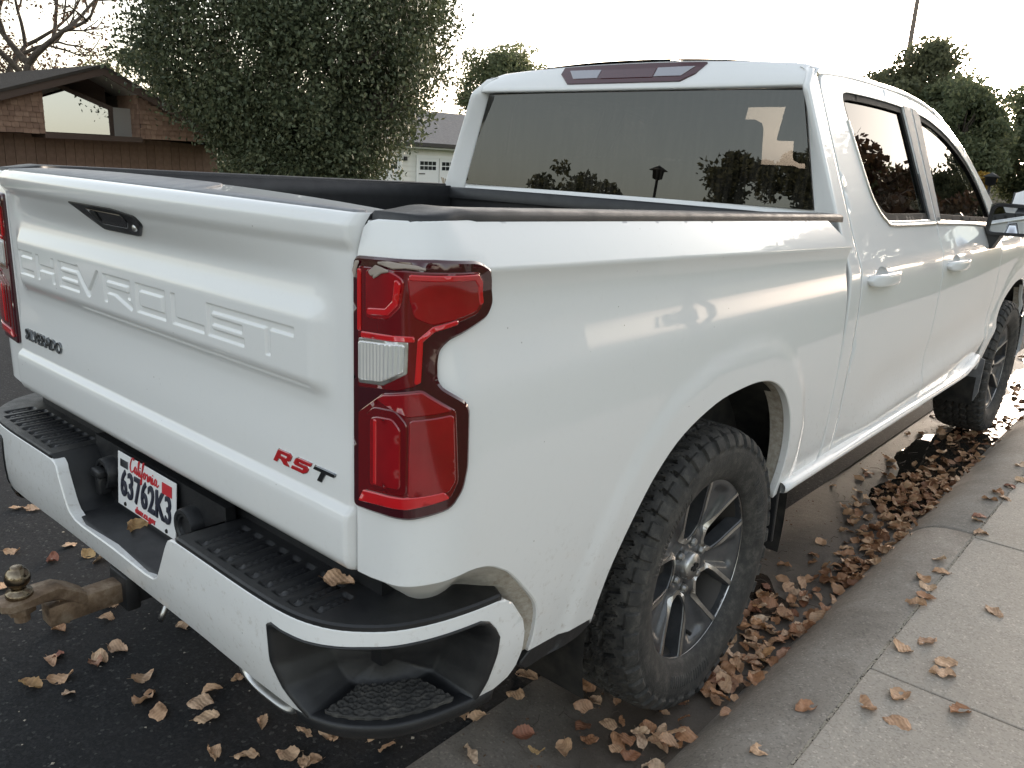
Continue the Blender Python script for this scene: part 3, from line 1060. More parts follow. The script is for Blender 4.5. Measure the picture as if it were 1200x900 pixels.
# lower chamber
lens('red_lens', [(.018, 1.080), (.0824, 1.1267), (.1477, 1.1432), (.1938, 1.1100), (.1990, .9876), (.1895, .9606), (.1285, .9346), (.018, .9182)], .0115, 'lens_deep')
lens('red_lens', [(.1325, 1.0905), (.190, 1.1030), (.194, .9890), (.186, .9715), (.1320, .9575)], .0140, 'lens_red')
lens('red_lens', [(.070, 1.1165), (.086, 1.125), (.1477, 1.1405), (.187, 1.1125), (.129, 1.0990)], .0145, 'lens_red', rad=.002)
lens('red_lens', [(.040, 1.082), (.060, 1.0985), (.108, 1.1035), (.1265, 1.0845), (.1275, .962), (.040, .947)], .0135, 'lens_deep', rad=.008)
lens('red_lens', [(.054, 1.078), (.070, 1.084), (.104, 1.0885), (.1165, 1.074), (.1175, .971), (.054, .960)], .0155, 'lens_red', rad=.006)
lens('light_bar', [(.064, 1.078), (.069, 1.0785), (.069, .966), (.064, .965)], .0170, 'lens_bright', rad=.001)
lens('light_bar', [(.034, .9411), (.1226, .9535), (.1795, .9699), (.1860, .9603), (.1285, .9366), (.0220, .9202)], .0150, 'lens_bright', rad=.002)
# peeling clear coat on the upper corner
lens('peeling_patch', [(.006, 1.322), (.012, 1.337), (.02, 1.338), (.014, 1.327), (.010, 1.312)], .0145, 'mold_line', .002, .001)
pk = [(.05, 1.325), (.058, 1.330), (.066, 1.336), (.082, 1.334), (.094, 1.331), (.079, 1.327), (.069, 1.321), (.061, 1.317), (.064, 1.3225), (.055, 1.3205)]
lens('peeling_patch', pk, .0165, 'mold_line', .001, .001)
lens('peeling_patch', [(.066, 1.341), (.09, 1.3445), (.135, 1.3425), (.15, 1.3385), (.12, 1.3395), (.10, 1.3365), (.082, 1.339)], .0125, 'mold_line', .001, .001)
lamp_l = mirror_x(lamp)

mb = MB()
for s_ in (-1, 1):
    mb.box((s_ * .80 - .022, .030, .765), (s_ * .80 + .022, .044, 1.385))  # black bar puts the shade into each tailgate side gap
mb.build('tailgate_side_shade', M['gap'], truck)
# ---- rails, bed interior, bulkhead
rail = []
_ss = np.linspace(0, sY(.25), 200)
_pp = bedmap(_ss, np.full(200, 1.405))
ys = np.r_[np.linspace(.026, .12, 11), np.linspace(.14, 1.83, 40)]
for y in ys:
    if y < .13:
        k = np.argsort(_pp[:, 1])
        xo = float(np.interp(y, _pp[k, 1], _pp[k, 0])) - .004
        z = 1.404 + .010 * float(sst(.03, .13, np.array(y)))
    else:
        xo = float(S_bed(np.array(y), zrail(y))) + .0055
        z = float(zrail(y)) - .003
    xi = .815 if y < .10 else .815 + .05 * float(sst(.10, .16, np.array(y)))
    if y == ys[0]:
        rail.append([(xo, y - .002, z - .005), (xo, y - .002, z - .004), (xo - .004, y - .002, z - .004), (xo - .012, y - .002, z - .003), (xi + .005, y - .002, z - .003), (xi, y - .002, z - .004), (xi, y - .002, z - .005)])
    rail.append([(xo, y, z - .010), (xo - .0005, y, z + .005), (xo - .004, y, z + .011), (xo - .012, y, z + .0145), (xi + .005, y, z + .0145), (xi, y, z + .011), (xi, y, z - .004)])
o = P_('rail_cap', grid_mesh('rail_cap', np.array(rail)), 'plastic')
mirror_x(o)
ct = [tuple(q[:2]) for q in bedmap(np.linspace(.004, sY(.14), 40), np.full(40, 1.403), -.004)] + [(.80, .14), (.80, .03)]
o = P_('bed_corner_top', panel_mesh('bed_corner_top', ct, lambda u, v, f: np.stack([u, v, 1.4015 + f + 0 * u], -1), .02, fold=.05, lip=.003), 'paint')
mirror_x(o)
inn = []
for y in np.linspace(.10, 1.80, 30):
    z = float(zrail(y))
    inn.append([(.90, y, z - .004), (.81, y, z - .002), (.802, y, z - .008), (.80, y, z - .03), (.80, y, z - .075), (.81, y, z - .09), (.81, y, .86)])
o = P_('bed_inner_wall', grid_mesh('bed_inner_wall', np.array(inn)), 'paint')
# far wall carries a black liner
o2 = mirror_x(o)
lin = []
for y in np.linspace(.10, 1.79, 20):
    z = float(zrail(y))
    lin.append([(-.80, y, z + .004), (-.792, y, z + .004), (-.79, y, z - .05), (-.785, y, .88)])
P_('bed_liner', grid_mesh('bed_liner', np.array(lin)), 'plastic')
fy = np.linspace(.05, 1.80, 4)
fx = np.linspace(-.81, .81, 163)
fz = .862 + .012 * (np.abs(((fx * 10) % 1) - .5) > .22)
P_('bed_floor', grid_mesh('bed_floor', np.stack([np.broadcast_to(fx[:, None], (163, 4)), np.broadcast_to(fy, (163, 4)), np.broadcast_to(fz[:, None], (163, 4))], -1)), 'plastic')
mb = MB()
mb.box((-.84, 1.795, .85), (.84, 1.815, 1.36))
mb.build('bulkhead', M['plastic'], truck)
bk = []
for x in np.linspace(-.87, .87, 40):
    z = 1.379 + .004 * (1 - (x / .87) ** 2)
    bk.append([(x, 1.778, z - .045), (x, 1.778, z - .004), (x, 1.783, z), (x, 1.832, z + .001), (x, 1.838, z - .004), (x, 1.838, z - .05)])
P_('bulkhead_cap', grid_mesh('bulkhead_cap', np.array(bk)), 'plastic')

# ---- cab
def yg(z):                       # rear glass plane
    return 1.9025 + (z - 1.39) * .0773
def wg(z):                       # glass half-width
    return .813 - (z - 1.39) * .2585
ZT = 1.786
# back panel below the glass + pillars, lofted right half
zz = np.r_[np.linspace(.60, 1.36, 12), np.linspace(1.385, 1.396, 3)]
rows = []
for z in zz:
    rows.append([(x, 1.886 + .012 * (x / .8) ** 2 + .016 * float(sst(1.37, 1.396, np.array(z))), z) for x in np.linspace(-.83, .83, 30)])
P_('cab_back_panel', grid_mesh('cab_back_panel', np.array(rows)), 'paint')
rows = []
for z in np.r_[np.linspace(.56, 1.36, 22), np.linspace(1.38, 1.846, 34)]:
    zc_ = min(z, 1.845)
    xs1, xs2_ = float(S_cab(1.86, zc_)), float(S_cab(1.966, zc_))
    wz = wg(zc_) + .003 if z > 1.37 else .83
    yz = (yg(zc_) + .004) if z > 1.37 else 1.895
    S2 = lambda y: float(S_cab(y, zc_))
    rows.append([(wz - .02, yz + .03, z), (wz, yz + .012, z), (wz + .001, yz, z), (wz + .006, yz - .006, z), (xs1 - .026, 1.875, z), (xs1 - .010, 1.865, z), (xs1 - .004, 1.8635, z), (xs1 - .001, 1.866, z), (xs1, 1.871, z), (S2(1.88), 1.88, z), (S2(1.90), 1.90, z), (S2(1.93), 1.93, z), (S2(1.95), 1.95, z), (S2(1.957), 1.957, z), (xs2_ - .002, 1.961, z), (xs2_ - .006, 1.964, z), (xs2_ - .03, 1.968, z)])
rows.append([(p[0] - .02, p[1] + .015, 1.856) for p in rows[-1]])
rows = [[(p[0], p[1] + max(0, p[2] - 1.785) * 1.15 * float(sst(1.945, 1.90, np.array(p[1]))), p[2]) for p in r_] for r_ in rows]
o = P_('cab_corner_pillar', grid_mesh('cab_corner_pillar', np.array(rows)), 'paint')
mirror_x(o)
# rear header with its overhanging lip, and the high brake lamp
def e_roof(y):
    return float(pw(y, [1.86, 2.4, 3.0, 3.4, 3.75], [.742, .738, .738, .742, .76]))
hd = []
for x in np.linspace(-.742, .742, 60):
    a = abs(x) / .742
    c = .030 * (1 - a ** 2.2)
    yb = .02 * a ** 3
    ztop = 1.866 + c - .012 * float(sst(.90, 1.0, np.array(a)))
    zlo = 1.788
    fw_ = .018 * float(sst(.955, 1.0, np.array(a)))
    hd.append([(x, 1.96, zlo), (x, 1.921 - yb * .4 + fw_, zlo - .001), (x, 1.909 - yb + fw_, zlo + .002), (x, 1.907 - yb + fw_, zlo + .008), (x, 1.914 - yb + fw_, zlo + .022), (x, 1.945 - yb + fw_, zlo + .024 + (ztop - zlo - .03) * .5), (x, 1.978 - yb * .6, ztop - .007), (x, 1.984 - yb * .5, ztop - .002), (x, 1.992 - yb * .5, ztop), (x, 2.02, ztop + .003)])
P_('rear_header', grid_mesh('rear_header', np.array(hd)), 'paint')
def hdmap(u, v, f):
    # u across, v 0..1 up the header's upper face
    a = np.abs(u) / .742
    c = .030 * (1 - a ** 2.2)
    y = 1.914 - .02 * a ** 3 + v * .064
    z = 1.810 + v * (.049 + c - .012 * sst(.9, 1., a))
    return np.stack([u, y - f * .75, z + f * .65], -1)
bl = P_('high_brake_lamp', panel_mesh('high_brake_lamp', roundpoly([(-.265, .04), (.25, .04), (.300, .40), (.325, .97), (-.325, .97), (-.325, .60)], .012), lambda u, v, f: hdmap(u, v, f + .006), .03, hy=.2, fold=.02, lip=.002), 'lens_rim')
for s_ in (-1, 1):
    q = [(s_ * .13, .28), (s_ * .245, .28), (s_ * .285, .74), (s_ * .13, .70)]
    P_('cargo_lamp', panel_mesh('cargo_lamp', q, lambda u, v, f: hdmap(u, v, f + .0085), .02, hy=.1, fold=.004, lip=.001), 'lens_grey', bl)
P_('brake_lens', panel_mesh('brake_lens', [(-.125, .25), (.125, .25), (.125, .68), (-.125, .68)], lambda u, v, f: hdmap(u, v, f + .0085), .02, hy=.1, fold=.004, lip=.001), 'lens_smoke', bl)
# roof skin
ROOF = [(1.985, 1.853), (2.10, 1.862), (2.4, 1.872), (2.9, 1.870), (3.15, 1.856), (3.35, 1.828)]
rows = []
for y in np.linspace(1.985, 3.35, 40):
    zr = float(pw(y, [p[0] for p in ROOF], [p[1] for p in ROOF]))
    e = float(S_cab(y, zr - .02)) - .002
    r = [(e - .012, y, zr - .045), (e - .004, y, zr - .030), (e + .001, y, zr - .020), (e - .008, y, zr - .006)]
    mid = [(x, y, zr + .052 * (1 - (abs(x) / e) ** 2.3)) for x in np.linspace(e - .028, -(e - .028), 30)]
    rows.append(r + mid + [(-p[0], p[1], p[2]) for p in reversed(r)])
P_('roof', grid_mesh('roof', np.array(rows)), 'paint')
# A pillars down to the wing
AP = [(3.35, 1.828), (3.5, 1.788), (3.75, 1.690), (3.95, 1.575), (4.12, 1.455), (4.27, 1.330)]
rows = []
for i, (y, z) in enumerate(smooth_poly(AP, 5)):
    e = float(S_cab(y, z - .02))
    rows.append([(e + .004, y - .035, z - .050), (e + .002, y - .012, z - .018), (e - .014, y, z), (e - .055, y + .035, z + .012), (e - .075, y + .03, z - .005), (e - .06, y - .03, z - .05)])
o = P_('windscreen_pillar', grid_mesh('windscreen_pillar', np.array(rows), closed_v=True), 'paint')
mirror_x(o)
# rear glass with its black border
def rg(u, v, f):
    return np.stack([u, yg(v) + .010 * (u / .8) ** 2 * 0 - f, v], -1)
go = [(-wg(1.397), 1.397), (wg(1.397), 1.397), (wg(ZT), ZT), (-wg(ZT), ZT)]
rwin = P_('rear_window', panel_mesh('rear_window', go, lambda u, v, f: rg(u, v, f), .09, fold=0), 'tint')
gi = [(-wg(1.41) + .016, 1.410), (wg(1.41) - .016, 1.410), (wg(ZT) - .014, ZT - .010), (-wg(ZT) + .014, ZT - .010)]
P_('glass_border', panel_mesh('glass_border', go, lambda u, v, f: rg(u, v, f - .004), .05, [gi], fold=0), 'gap', rwin)

# ---- doors
DT = [(1.974, 1.775), (1.985, 1.812), (2.01, 1.828), (2.06, 1.836), (2.3, 1.846), (2.67, 1.846), (2.97, 1.836), (3.2, 1.815), (3.5, 1.758), (3.75, 1.660), (3.95, 1.545), (4.12, 1.425), (4.22, 1.345)]
DTs = smooth_poly(DT, 4)
def split(lo, hi):
    return [p for p in DTs if lo <= p[0] <= hi]
zt297 = float(np.interp(2.97, [p[0] for p in DTs], [p[1] for p in DTs]))
rd_out = [(1.972, .568), (2.966, .568), (2.966, zt297)] + split(1.974, 2.955)[::-1]
rg_o = smooth_poly([(2.905, 1.352), (2.43, 1.356), (2.34, 1.372), (2.27, 1.42), (2.225, 1.50), (2.165, 1.70), (2.158, 1.765), (2.185, 1.793), (2.30, 1.800), (2.60, 1.802), (2.86, 1.797)], 3, False)
def cup_poly(y0, z0):
    return [(y0 + .150 + .070 * math.cos(t), z0 + .004 + .036 * math.sin(t)) for t in np.linspace(0, 2 * math.pi, 28, False)]
HANDLES = ((2.02, 1.172), (3.03, 1.160))
rear_door = P_('rear_door', panel_mesh('rear_door', rd_out, lambda u, v, f: np.stack([S_cab(u, v) + f, u, v], -1), .03, [rg_o, cup_poly(*HANDLES[0])], fold=.02, lip=.003, bh=.022), 'paint')
fd_out = [(2.978, .568), (3.86, .575), (4.03, .605), (4.135, .70), (4.165, .90), (4.16, 1.15), (4.15, 1.30)] + [p for p in DTs if p[0] > 2.985 and p[0] < 4.16][::-1] + [(2.978, zt297 - .002)]
fg_o = smooth_poly([(3.035, 1.348), (3.90, 1.318), (4.02, 1.322), (4.03, 1.36), (3.93, 1.49), (3.75, 1.615), (3.5, 1.710), (3.25, 1.765), (3.06, 1.786)], 3, False)
front_door = P_('front_door', panel_mesh('front_door', fd_out, lambda u, v, f: np.stack([S_cab(u, v) + f, u, v], -1), .03, [fg_o, cup_poly(*HANDLES[1])], fold=.02, lip=.003, bh=.022), 'paint')
def side(u, v, f):
    return np.stack([S_cab(u, v) + f, u, v], -1)
def inset(poly, d):
    a = np.array(poly)
    t = np.roll(a, -1, 0) - np.roll(a, 1, 0)
    t /= np.hypot(*t.T)[:, None] + 1e-12
    n = np.stack([-t[:, 1], t[:, 0]], 1)
    ar = (a[:, 0] * np.roll(a, -1, 0)[:, 1] - np.roll(a, -1, 0)[:, 0] * a[:, 1]).sum()
    return [tuple(p) for p in a + n * d * (1 if ar > 0 else -1)]
for door, g in ((rear_door, rg_o), (front_door, fg_o)):
    gg = densify(g, .02)
    P_('window_seal', panel_mesh('window_seal', inset(gg, -.006), lambda u, v, f: side(u, v, f - .006), .03, [inset(gg, .026)], fold=.012, lip=.002), 'seal', door)
    P_('window', panel_mesh('side_window', inset(gg, .012), lambda u, v, f: side(u, v, f - .016), .06, fold=0), 'tint_side', door)
# bright waist mouldings
def strip(name, line, wdt, mt, parent, off=.006):
    a = np.array(smooth_poly(line, 5))
    t = np.gradient(a, axis=0)
    t /= np.hypot(*t.T)[:, None]
    n = np.stack([-t[:, 1], t[:, 0]], 1)
    rows = []
    for k, o_ in ((-.5, -.004), (-.42, off * .8), (0, off), (.42, off * .8), (.5, -.004)):
        q = a + n * k * wdt
        rows.append(side(q[:, 0], q[:, 1], o_))
    return P_(name, grid_mesh(name, np.stack(rows, 1)), mt, parent)
strip('waist_moulding', [(2.158, 1.70), (2.215, 1.49), (2.26, 1.41), (2.335, 1.360), (2.43, 1.343), (2.96, 1.337)], .015, 'satin', rear_door)
strip('waist_moulding', [(2.985, 1.337), (3.5, 1.322), (3.90, 1.306), (4.03, 1.305), (4.055, 1.345)], .015, 'satin', front_door)
# black centre pillar covers
P_('pillar_cover', panel_mesh('pillar_cover', roundpoly([(2.90, 1.352), (2.962, 1.351), (2.962, 1.800), (2.862, 1.802), (2.866, 1.79)], .004), lambda u, v, f: side(u, v, f + .002), .03, fold=.01, lip=.002), 'plastic_grey', rear_door)
P_('pillar_cover', panel_mesh('pillar_cover', roundpoly([(2.982, 1.351), (3.050, 1.349), (3.072, 1.775), (3.04, 1.797), (2.982, 1.801)], .004), lambda u, v, f: side(u, v, f + .002), .03, fold=.01, lip=.002), 'plastic_grey', front_door)
def shut_line_shade(y, z0, z1, wd, fn, off):  # black strip behind a gap stands in for its shade
    return P_('shut_line_shade', panel_mesh('shut_line_shade', [(y - wd, z0), (y + wd, z0), (y + wd, z1), (y - wd, z1)], lambda u, v, f: np.stack([fn(u, v) + f - off, u, v], -1), .03, fold=0), 'gap')
for q in (shut_line_shade(2.972, .575, 1.335, .014, S_cab, .008), shut_line_shade(1.967, .575, 1.33, .012, S_cab, .009), shut_line_shade(4.168, .70, 1.28, .014, S_cab, .009), shut_line_shade(1.852, .56, 1.25, .022, S_bed, .016)):
    mirror_x(q)
# handles
def handle(y0, z0, door):
    c_ = np.array(cup_poly(y0, z0))
    m_ = c_.mean(0)
    rows = []
    for k_, d_ in ((1.03, .0), (1.0, .0005), (.93, -.007), (.8, -.015), (.55, -.021), (.2, -.023), (0, -.023)):
        q = m_ + (c_ - m_) * k_
        rows.append(side(q[:, 0], q[:, 1], d_ - .0005))
    P_('handle_recess', grid_mesh('handle_recess', np.array(rows), closed_v=True), 'paint', door)
    rows = []
    for t in np.linspace(0, 1, 22):
        y = y0 + t * .30
        h = .020 * (1 - abs(2 * t - 1) ** 8) ** .5 + .002
        so = .010 + .030 * (1 - abs(2 * t - 1) ** 3)
        x = float(S_cab(y, z0))
        rows.append([(x + so + .011 * math.copysign(abs(math.cos(a)) ** .6, math.cos(a)) - .004, y, z0 + h * math.copysign(abs(math.sin(a)) ** .5, math.sin(a))) for a in np.linspace(0, 2 * math.pi, 20, False)])
    a = np.array(rows)
    a = np.concatenate([a[:1] * 0 + a[0].mean(0), a, a[-1:] * 0 + a[-1].mean(0)])
    h_ = P_('handle', grid_mesh('door_handle', a, closed_v=True), 'paint', door)
    mb = MB()
    x = float(S_cab(y0, z0))
    mb.box((x - .01, y0 + .015, z0 - .014), (x + .02, y0 + .055, z0 + .014), bev=.005)
    mb.box((x - .01, y0 + .245, z0 - .014), (x + .02, y0 + .285, z0 + .014), bev=.005)
    mb.build('handle_post', M['paint'], door, True)
handle(*HANDLES[0], rear_door)
handle(*HANDLES[1], front_door)
mirror_x(rear_door)
# rocker
rows = []
for y in np.r_[1.53, 1.54, np.linspace(1.6, 3.9, 20), 4.0, 4.06]:
    k = 1 if 1.535 < y < 4.03 else .6
    lift = .05 * float(sst(3.75, 4.1, np.array(y)))
    rows.append([(.93, y, .575 + lift), (.985, y, .572 + lift), (.985 + .016 * k, y, .564 + lift), (.985 + .019 * k, y, .552 + lift), (.985 + .012 * k, y, .541 + lift), (.97, y, .536 + lift), (.90, y, .53 + lift)])
o = P_('rocker_moulding', grid_mesh('rocker_moulding', np.array(rows)), 'paint')
mirror_x(o)
mb = MB()
mb.box((.66, 1.56, .50), (.905, 4.2, .56))
o = mb.build('sill_underside', M['dark'], truck)
mirror_x(o)

# ---- front wing, bonnet, nose (ahead of the doors)
FA = smooth_poly(FARCH, 4)
fw = [(4.178, .62), (4.25, .50)] + FA[::1] + [(5.36, .50), (5.52, .58), (5.56, .80), (5.55, 1.02), (5.50, 1.12), (5.2, 1.19), (4.6, 1.235), (4.33, 1.262), (4.168, 1.300), (4.176, 1.15), (4.180, .90), (4.152, .70)]
def wing(u, v, f):
    x = S_cab(u, v) - .10 * sst(5.1, 5.7, u) ** 1.5 - .05 * sst(1.14, 1.30, v) ** 2
    return np.stack([x + f, u, v], -1)
o = P_('front_wing', panel_mesh('front_wing', fw, wing, .03, fold=.02, lip=.004, bh=.02), 'paint')
mirror_x(o)
def S_wing(y, z):
    return wing(np.array(y), np.array(z), 0.)[..., 0]
o = P_('wheel_arch_lip', arch_lip('front_arch_lip', FARCH, S_wing, .90, 'mud'), 'mud_paint')
mirror_x(o)
rows = []
for y in np.linspace(4.22, 5.60, 26):
    ze = float(np.interp(y, [4.2, 4.33, 4.6, 5.2, 5.5, 5.6], [1.30, 1.262, 1.238, 1.195, 1.13, 1.08]))
    e = .872 - .09 * float(sst(5.1, 5.7, np.array(y)))
    rows.append([(x, y, ze + .055 * (1 - (abs(x) / e) ** 2.6) + .018 * math.exp(-((abs(x) - .45) / .12) ** 2)) for x in np.linspace(e, -e, 36)])
P_('bonnet', grid_mesh('bonnet', np.array(rows)), 'paint')
mb = MB()
mb.box((-.86, 5.50, .62), (.86, 5.58, 1.10), bev=.03)
fr = mb.build('front_grille', M['gloss_black'], truck)
mb = MB()
for k in range(6):
    mb.box((-.55, 5.575, .70 + .06 * k), (.55, 5.595, .725 + .06 * k), bev=.004)
mb.build('grille_bar', M['badge_dark'], fr)
mb = MB()
mb.box((.58, 5.52, .86), (.86, 5.60, 1.02), bev=.02)
o = mb.build('headlamp', M['lens_clear'], truck)
mirror_x(o)
rows = []
for x in np.linspace(-.97, .97, 30):
    y = 5.66 - .22 * abs(x / .97) ** 3
    rows.append([(x, y - .2, .70), (x, y - .02, .70), (x, y, .68), (x, y + .005, .56), (x, y - .02, .45), (x, y - .15, .42)])
P_('front_bumper', grid_mesh('front_bumper', np.array(rows)), 'paint')
# windscreen
rows = []
for t in np.linspace(0, 1, 14):
    y, z = 3.35 + t * .90, 1.835 - .505 * t - .05 * math.sin(t * math.pi) * -1
    e = .69 + .15 * t
    rows.append([(x, y + .12 * (1 - (x / e) ** 2) - .02, z + .02 * (1 - t) * (1 - (x / e) ** 2)) for x in np.linspace(-e, e, 24)])
P_('windscreen', grid_mesh('windscreen', np.array(rows)), 'clear')
mb = MB()
mb.box((-.86, 4.17, 1.22), (.86, 4.42, 1.315), bev=.02)
mb.build('scuttle', M['plastic'], truck)

# ---- cabin interior
mb = MB()
mb.box((-.80, 3.72, .80), (.80, 4.15, 1.26), bev=.06)
mb.box((-.20, 2.9, .80), (.20, 3.9, 1.05), bev=.05)
dash = mb.build('dashboard', M['seat'], truck)
mb = MB()
mb.box((-.86, 1.93, .60), (.86, 4.3, .66))
mb.build('cabin_floor', M['dark'], truck)
mb = MB()
for y0, y1 in ((1.96, 2.95), (2.98, 4.1)):
    mb.box((.80, y0, .60), (.86, y1, 1.33))
    mb.box((-.86, y0, .60), (-.80, y1, 1.33))
mb.build('door_lining', M['seat'], truck)
rows = []
for y in np.linspace(2.0, 3.33, 8):
    zr = float(pw(y, [p[0] for p in ROOF], [p[1] for p in ROOF])) - .03
    rows.append([(x, y, zr + .035 * (1 - (x / .70) ** 2)) for x in np.linspace(-.69, .69, 14)])
P_('headliner', grid_mesh('headliner', np.array(rows)), 'seat')
def seat(x, y, wd, name='front_seat'):
    s = MB()
    s.box((x - wd / 2, y - .02, .84), (x + wd / 2, y + .50, 1.0), bev=.05)
    o = s.build(name, M['seat'], truck, True)
    s = MB()
    s.box((-wd / 2, -.07, 0), (wd / 2, .07, .60), Matrix.Rotation(R_(14), 3, 'X'), (x, y, .95), bev=.05)
    s.build('seat_back', M['seat'], o, True)
    for hx in ((0,) if wd < .7 else (-.42, .42)):
        s = MB()
        s.box((-.13, -.05, 0), (.13, .05, .19), Matrix.Rotation(R_(8), 3, 'X'), (x + hx, y - .14, 1.56 if wd < .7 else 1.50), bev=.035)
        s.tube([(x + hx - .05, y - .14, 1.5), (x + hx - .05, y - .145, 1.60)], .008)
        s.tube([(x + hx + .05, y - .14, 1.5), (x + hx + .05, y - .145, 1.60)], .008)
        s.build('headrest', M['seat'], o, True)
seat(-.40, 3.12, .54)
seat(.40, 3.12, .54)
seat(0, 2.16, 1.44, 'rear_seat')
mb = MB()
t_ = np.linspace(0, 2 * math.pi, 25)
mb.tube([(-.40 + .185 * math.cos(a), 3.62 + .07 * math.sin(a) * 1.0, 1.20 + .17 * math.sin(a)) for a in t_], .015, 8, False)
mb.tube([(-.40, 3.62, 1.20), (-.40, 3.78, 1.12)], .03, 8)
for a in (0.2, math.pi - .2, 1.5 * math.pi):
    mb.tube([(-.40, 3.63, 1.20), (-.40 + .18 * math.cos(a), 3.62 + .07 * math.sin(a), 1.20 + .165 * math.sin(a))], .012, 6)
mb.build('steering_wheel', M['seat'], truck, True)

for s_ in (-1, 1):  # visors added, folded down to block sky glow through the cab
    mb = MB()
    mb.box((-.27, -.012, -.16), (.27, .012, .03), Matrix.Rotation(R_(-20), 3, 'X'), (s_ * .37, 3.20, 1.815), bev=.008)
    mb.build('glow_mask_visor', M['seat'], truck, True)
# ---- door mirror
mb = MB()
mir = []
for t in np.linspace(0, 1, 9):
    y = 3.80 + .17 * t
    s = (1 - .55 * t ** 2.5)
    c = np.array([1.085, 1.340])
    hw, hh = .135 * s, .078 * s
    ring = roundpoly([(c[0] - hw, c[1] - hh * .95), (c[0] + hw, c[1] - hh * .85), (c[0] + hw, c[1] + hh * .9), (c[0] - hw * .92, c[1] + hh)], .04 * s, 4)
    mir.append([(x, y, z) for x, z in ring])
mirror_ = P_('door_mirror', grid_mesh('door_mirror', np.array(mir + [[(1.085, 3.985, 1.340)] * len(mir[0])]), closed_v=True), 'gloss_black')
rim = [(x, z) for x, _, z in mir[0]]
P_('mirror_bezel', panel_mesh('mirror_bezel', rim, lambda u, v, f: np.stack([u, u * 0 + 3.799 - f, v], -1), .03, [inset(rim, .010)], fold=.01), 'plastic', mirror_)
P_('mirror_glass', panel_mesh('mirror_glass', inset(rim, .009), lambda u, v, f: np.stack([u, 3.806 - f - .05 * (u - 1.08), v], -1), .04, fold=0), 'mirror', mirror_)
cap_ = []
for t in np.linspace(.04, 1, 8):
    y = 3.80 + .18 * t
    s = (1 - .55 * t ** 2.5)
    cap_.append([(1.085 + .140 * s * a, y, 1.340 + .081 * s * b) for a, b in ((-.94, .55), (-.93, .92), (-.80, 1.03), (.70, .96), (.97, .80), (1.03, .35), (1.03, .0))])
P_('mirror_cap', grid_mesh('mirror_cap', np.array(cap_)), 'paint', mirror_)
mb = MB()
mb.prism([(.915, 1.300), (.985, 1.295), (1.02, 1.275), (.985, 1.195), (.955, 1.195)], lambda u, v, d: (u, d, v), 3.83, 3.93)
mb.build('mirror_arm', M['plastic'], mirror_)
mirror_x(mirror_)
mirror_x(front_door)
# ------------------------------------------------------------------ rear bumper
bump_half = [(0.0, .556), (.17, .552), (.215, .556), (.240, .570), (.258, .600), (.300, .680), (.315, .688), (.345, .691), (.65, .691), (.90, .691), (1.165, .691), (1.185, .686), (1.2038, .6738), (1.2388, .6221), (1.2452, .5977), (1.2462, .5503), (1.2362, .5187), (1.2177, .4965), (1.185, .484), (1.135, .478),
             (1.1558, .5227), (1.1702, .5808), (1.1738, .6172), (1.1625, .6387), (1.145, .660), (1.1226, .6690), (1.028, .6675), (.96, .6665), (.8893, .6655), (.8332, .6623), (.7836, .6590), (.7238, .6600), (.697, .6640), (.6835, .6560), (.6905, .58), (.7152, .5297), (.752, .4937), (.770, .478), (.735, .483), (.66, .4885), (.40, .492), (0., .494)]
full = bump_half + [(-s, z) for s, z in bump_half[-2:0:-1]]
bumper = P_('rear_bumper', panel_mesh('rear_bumper', full, lambda u, v, f: bumpmap(u, v, f), .022, fold=.03, lip=.005, bh=.012), 'paint')
sgn = (1, -1)
# lower return under the white face
ret = []
for s in np.linspace(-.76, .76, 80):
    ret.append([bumpmap(np.array(s), np.array(zv), fo) for zv, fo in ((.493, -.004), (.480, -.010), (.472, -.03), (.470, -.09))])
P_('bumper_underside', grid_mesh('bumper_underside', np.array(ret).reshape(80, 4, 3)), 'paint', bumper)
# step pads on top: ribbed, with rounded slots
def pad_inner(x):
    return pw(x, [.0, .79, .83, .86, .885, .905, .915], [.045, .045, .052, .066, .10, .16, .26])
def slots(X, Y):
    h = np.zeros(np.shape(X))
    for k in range(9):
        xc = .395 + .0475 * k
        dx, dy = np.abs(X - xc) - .0155, np.abs(Y + .034) - (.056 if k < 8 else .04)
        d = np.hypot(np.maximum(dx + .006, 0), np.maximum(dy + .006, 0)) + np.minimum(np.maximum(dx + .006, dy + .006), 0) - .006
        h = h - .0075 * (1 - sst(-.004, .001, d))
        dx2 = np.abs(X - xc - .002) - .0085
        kn = .0014 * ((np.sin(X * 1150) * np.sin(Y * 1150)) > 0)
        h = h + (1 - sst(-.002, .001, np.maximum(dx2, dy + .012))) * (.0052 + kn)
    return h
outer = [tuple(bumpmap(np.array(s), np.array(.70), -.0045)[:2]) for s in np.linspace(.335, 1.175, 46)]
inner = [(.905, .245), (.893, .20), (.876, .155), (.856, .118), (.835, .095), (.81, .078), (.78, .060), (.60, .049), (.345, .049)]
pad_o = outer + inner
def pmap(u, v, f):
    return np.stack([u, v, .7045 + slots(u, v) + f + .012 * sst(.02, .16, v) * sst(.84, .90, u) * 0], -1)
pad = P_('step_pad', panel_mesh('step_pad', pad_o, pmap, .0042, fold=.020, lip=.006, bh=.008), 'plastic', bumper)
mirror_x(pad)
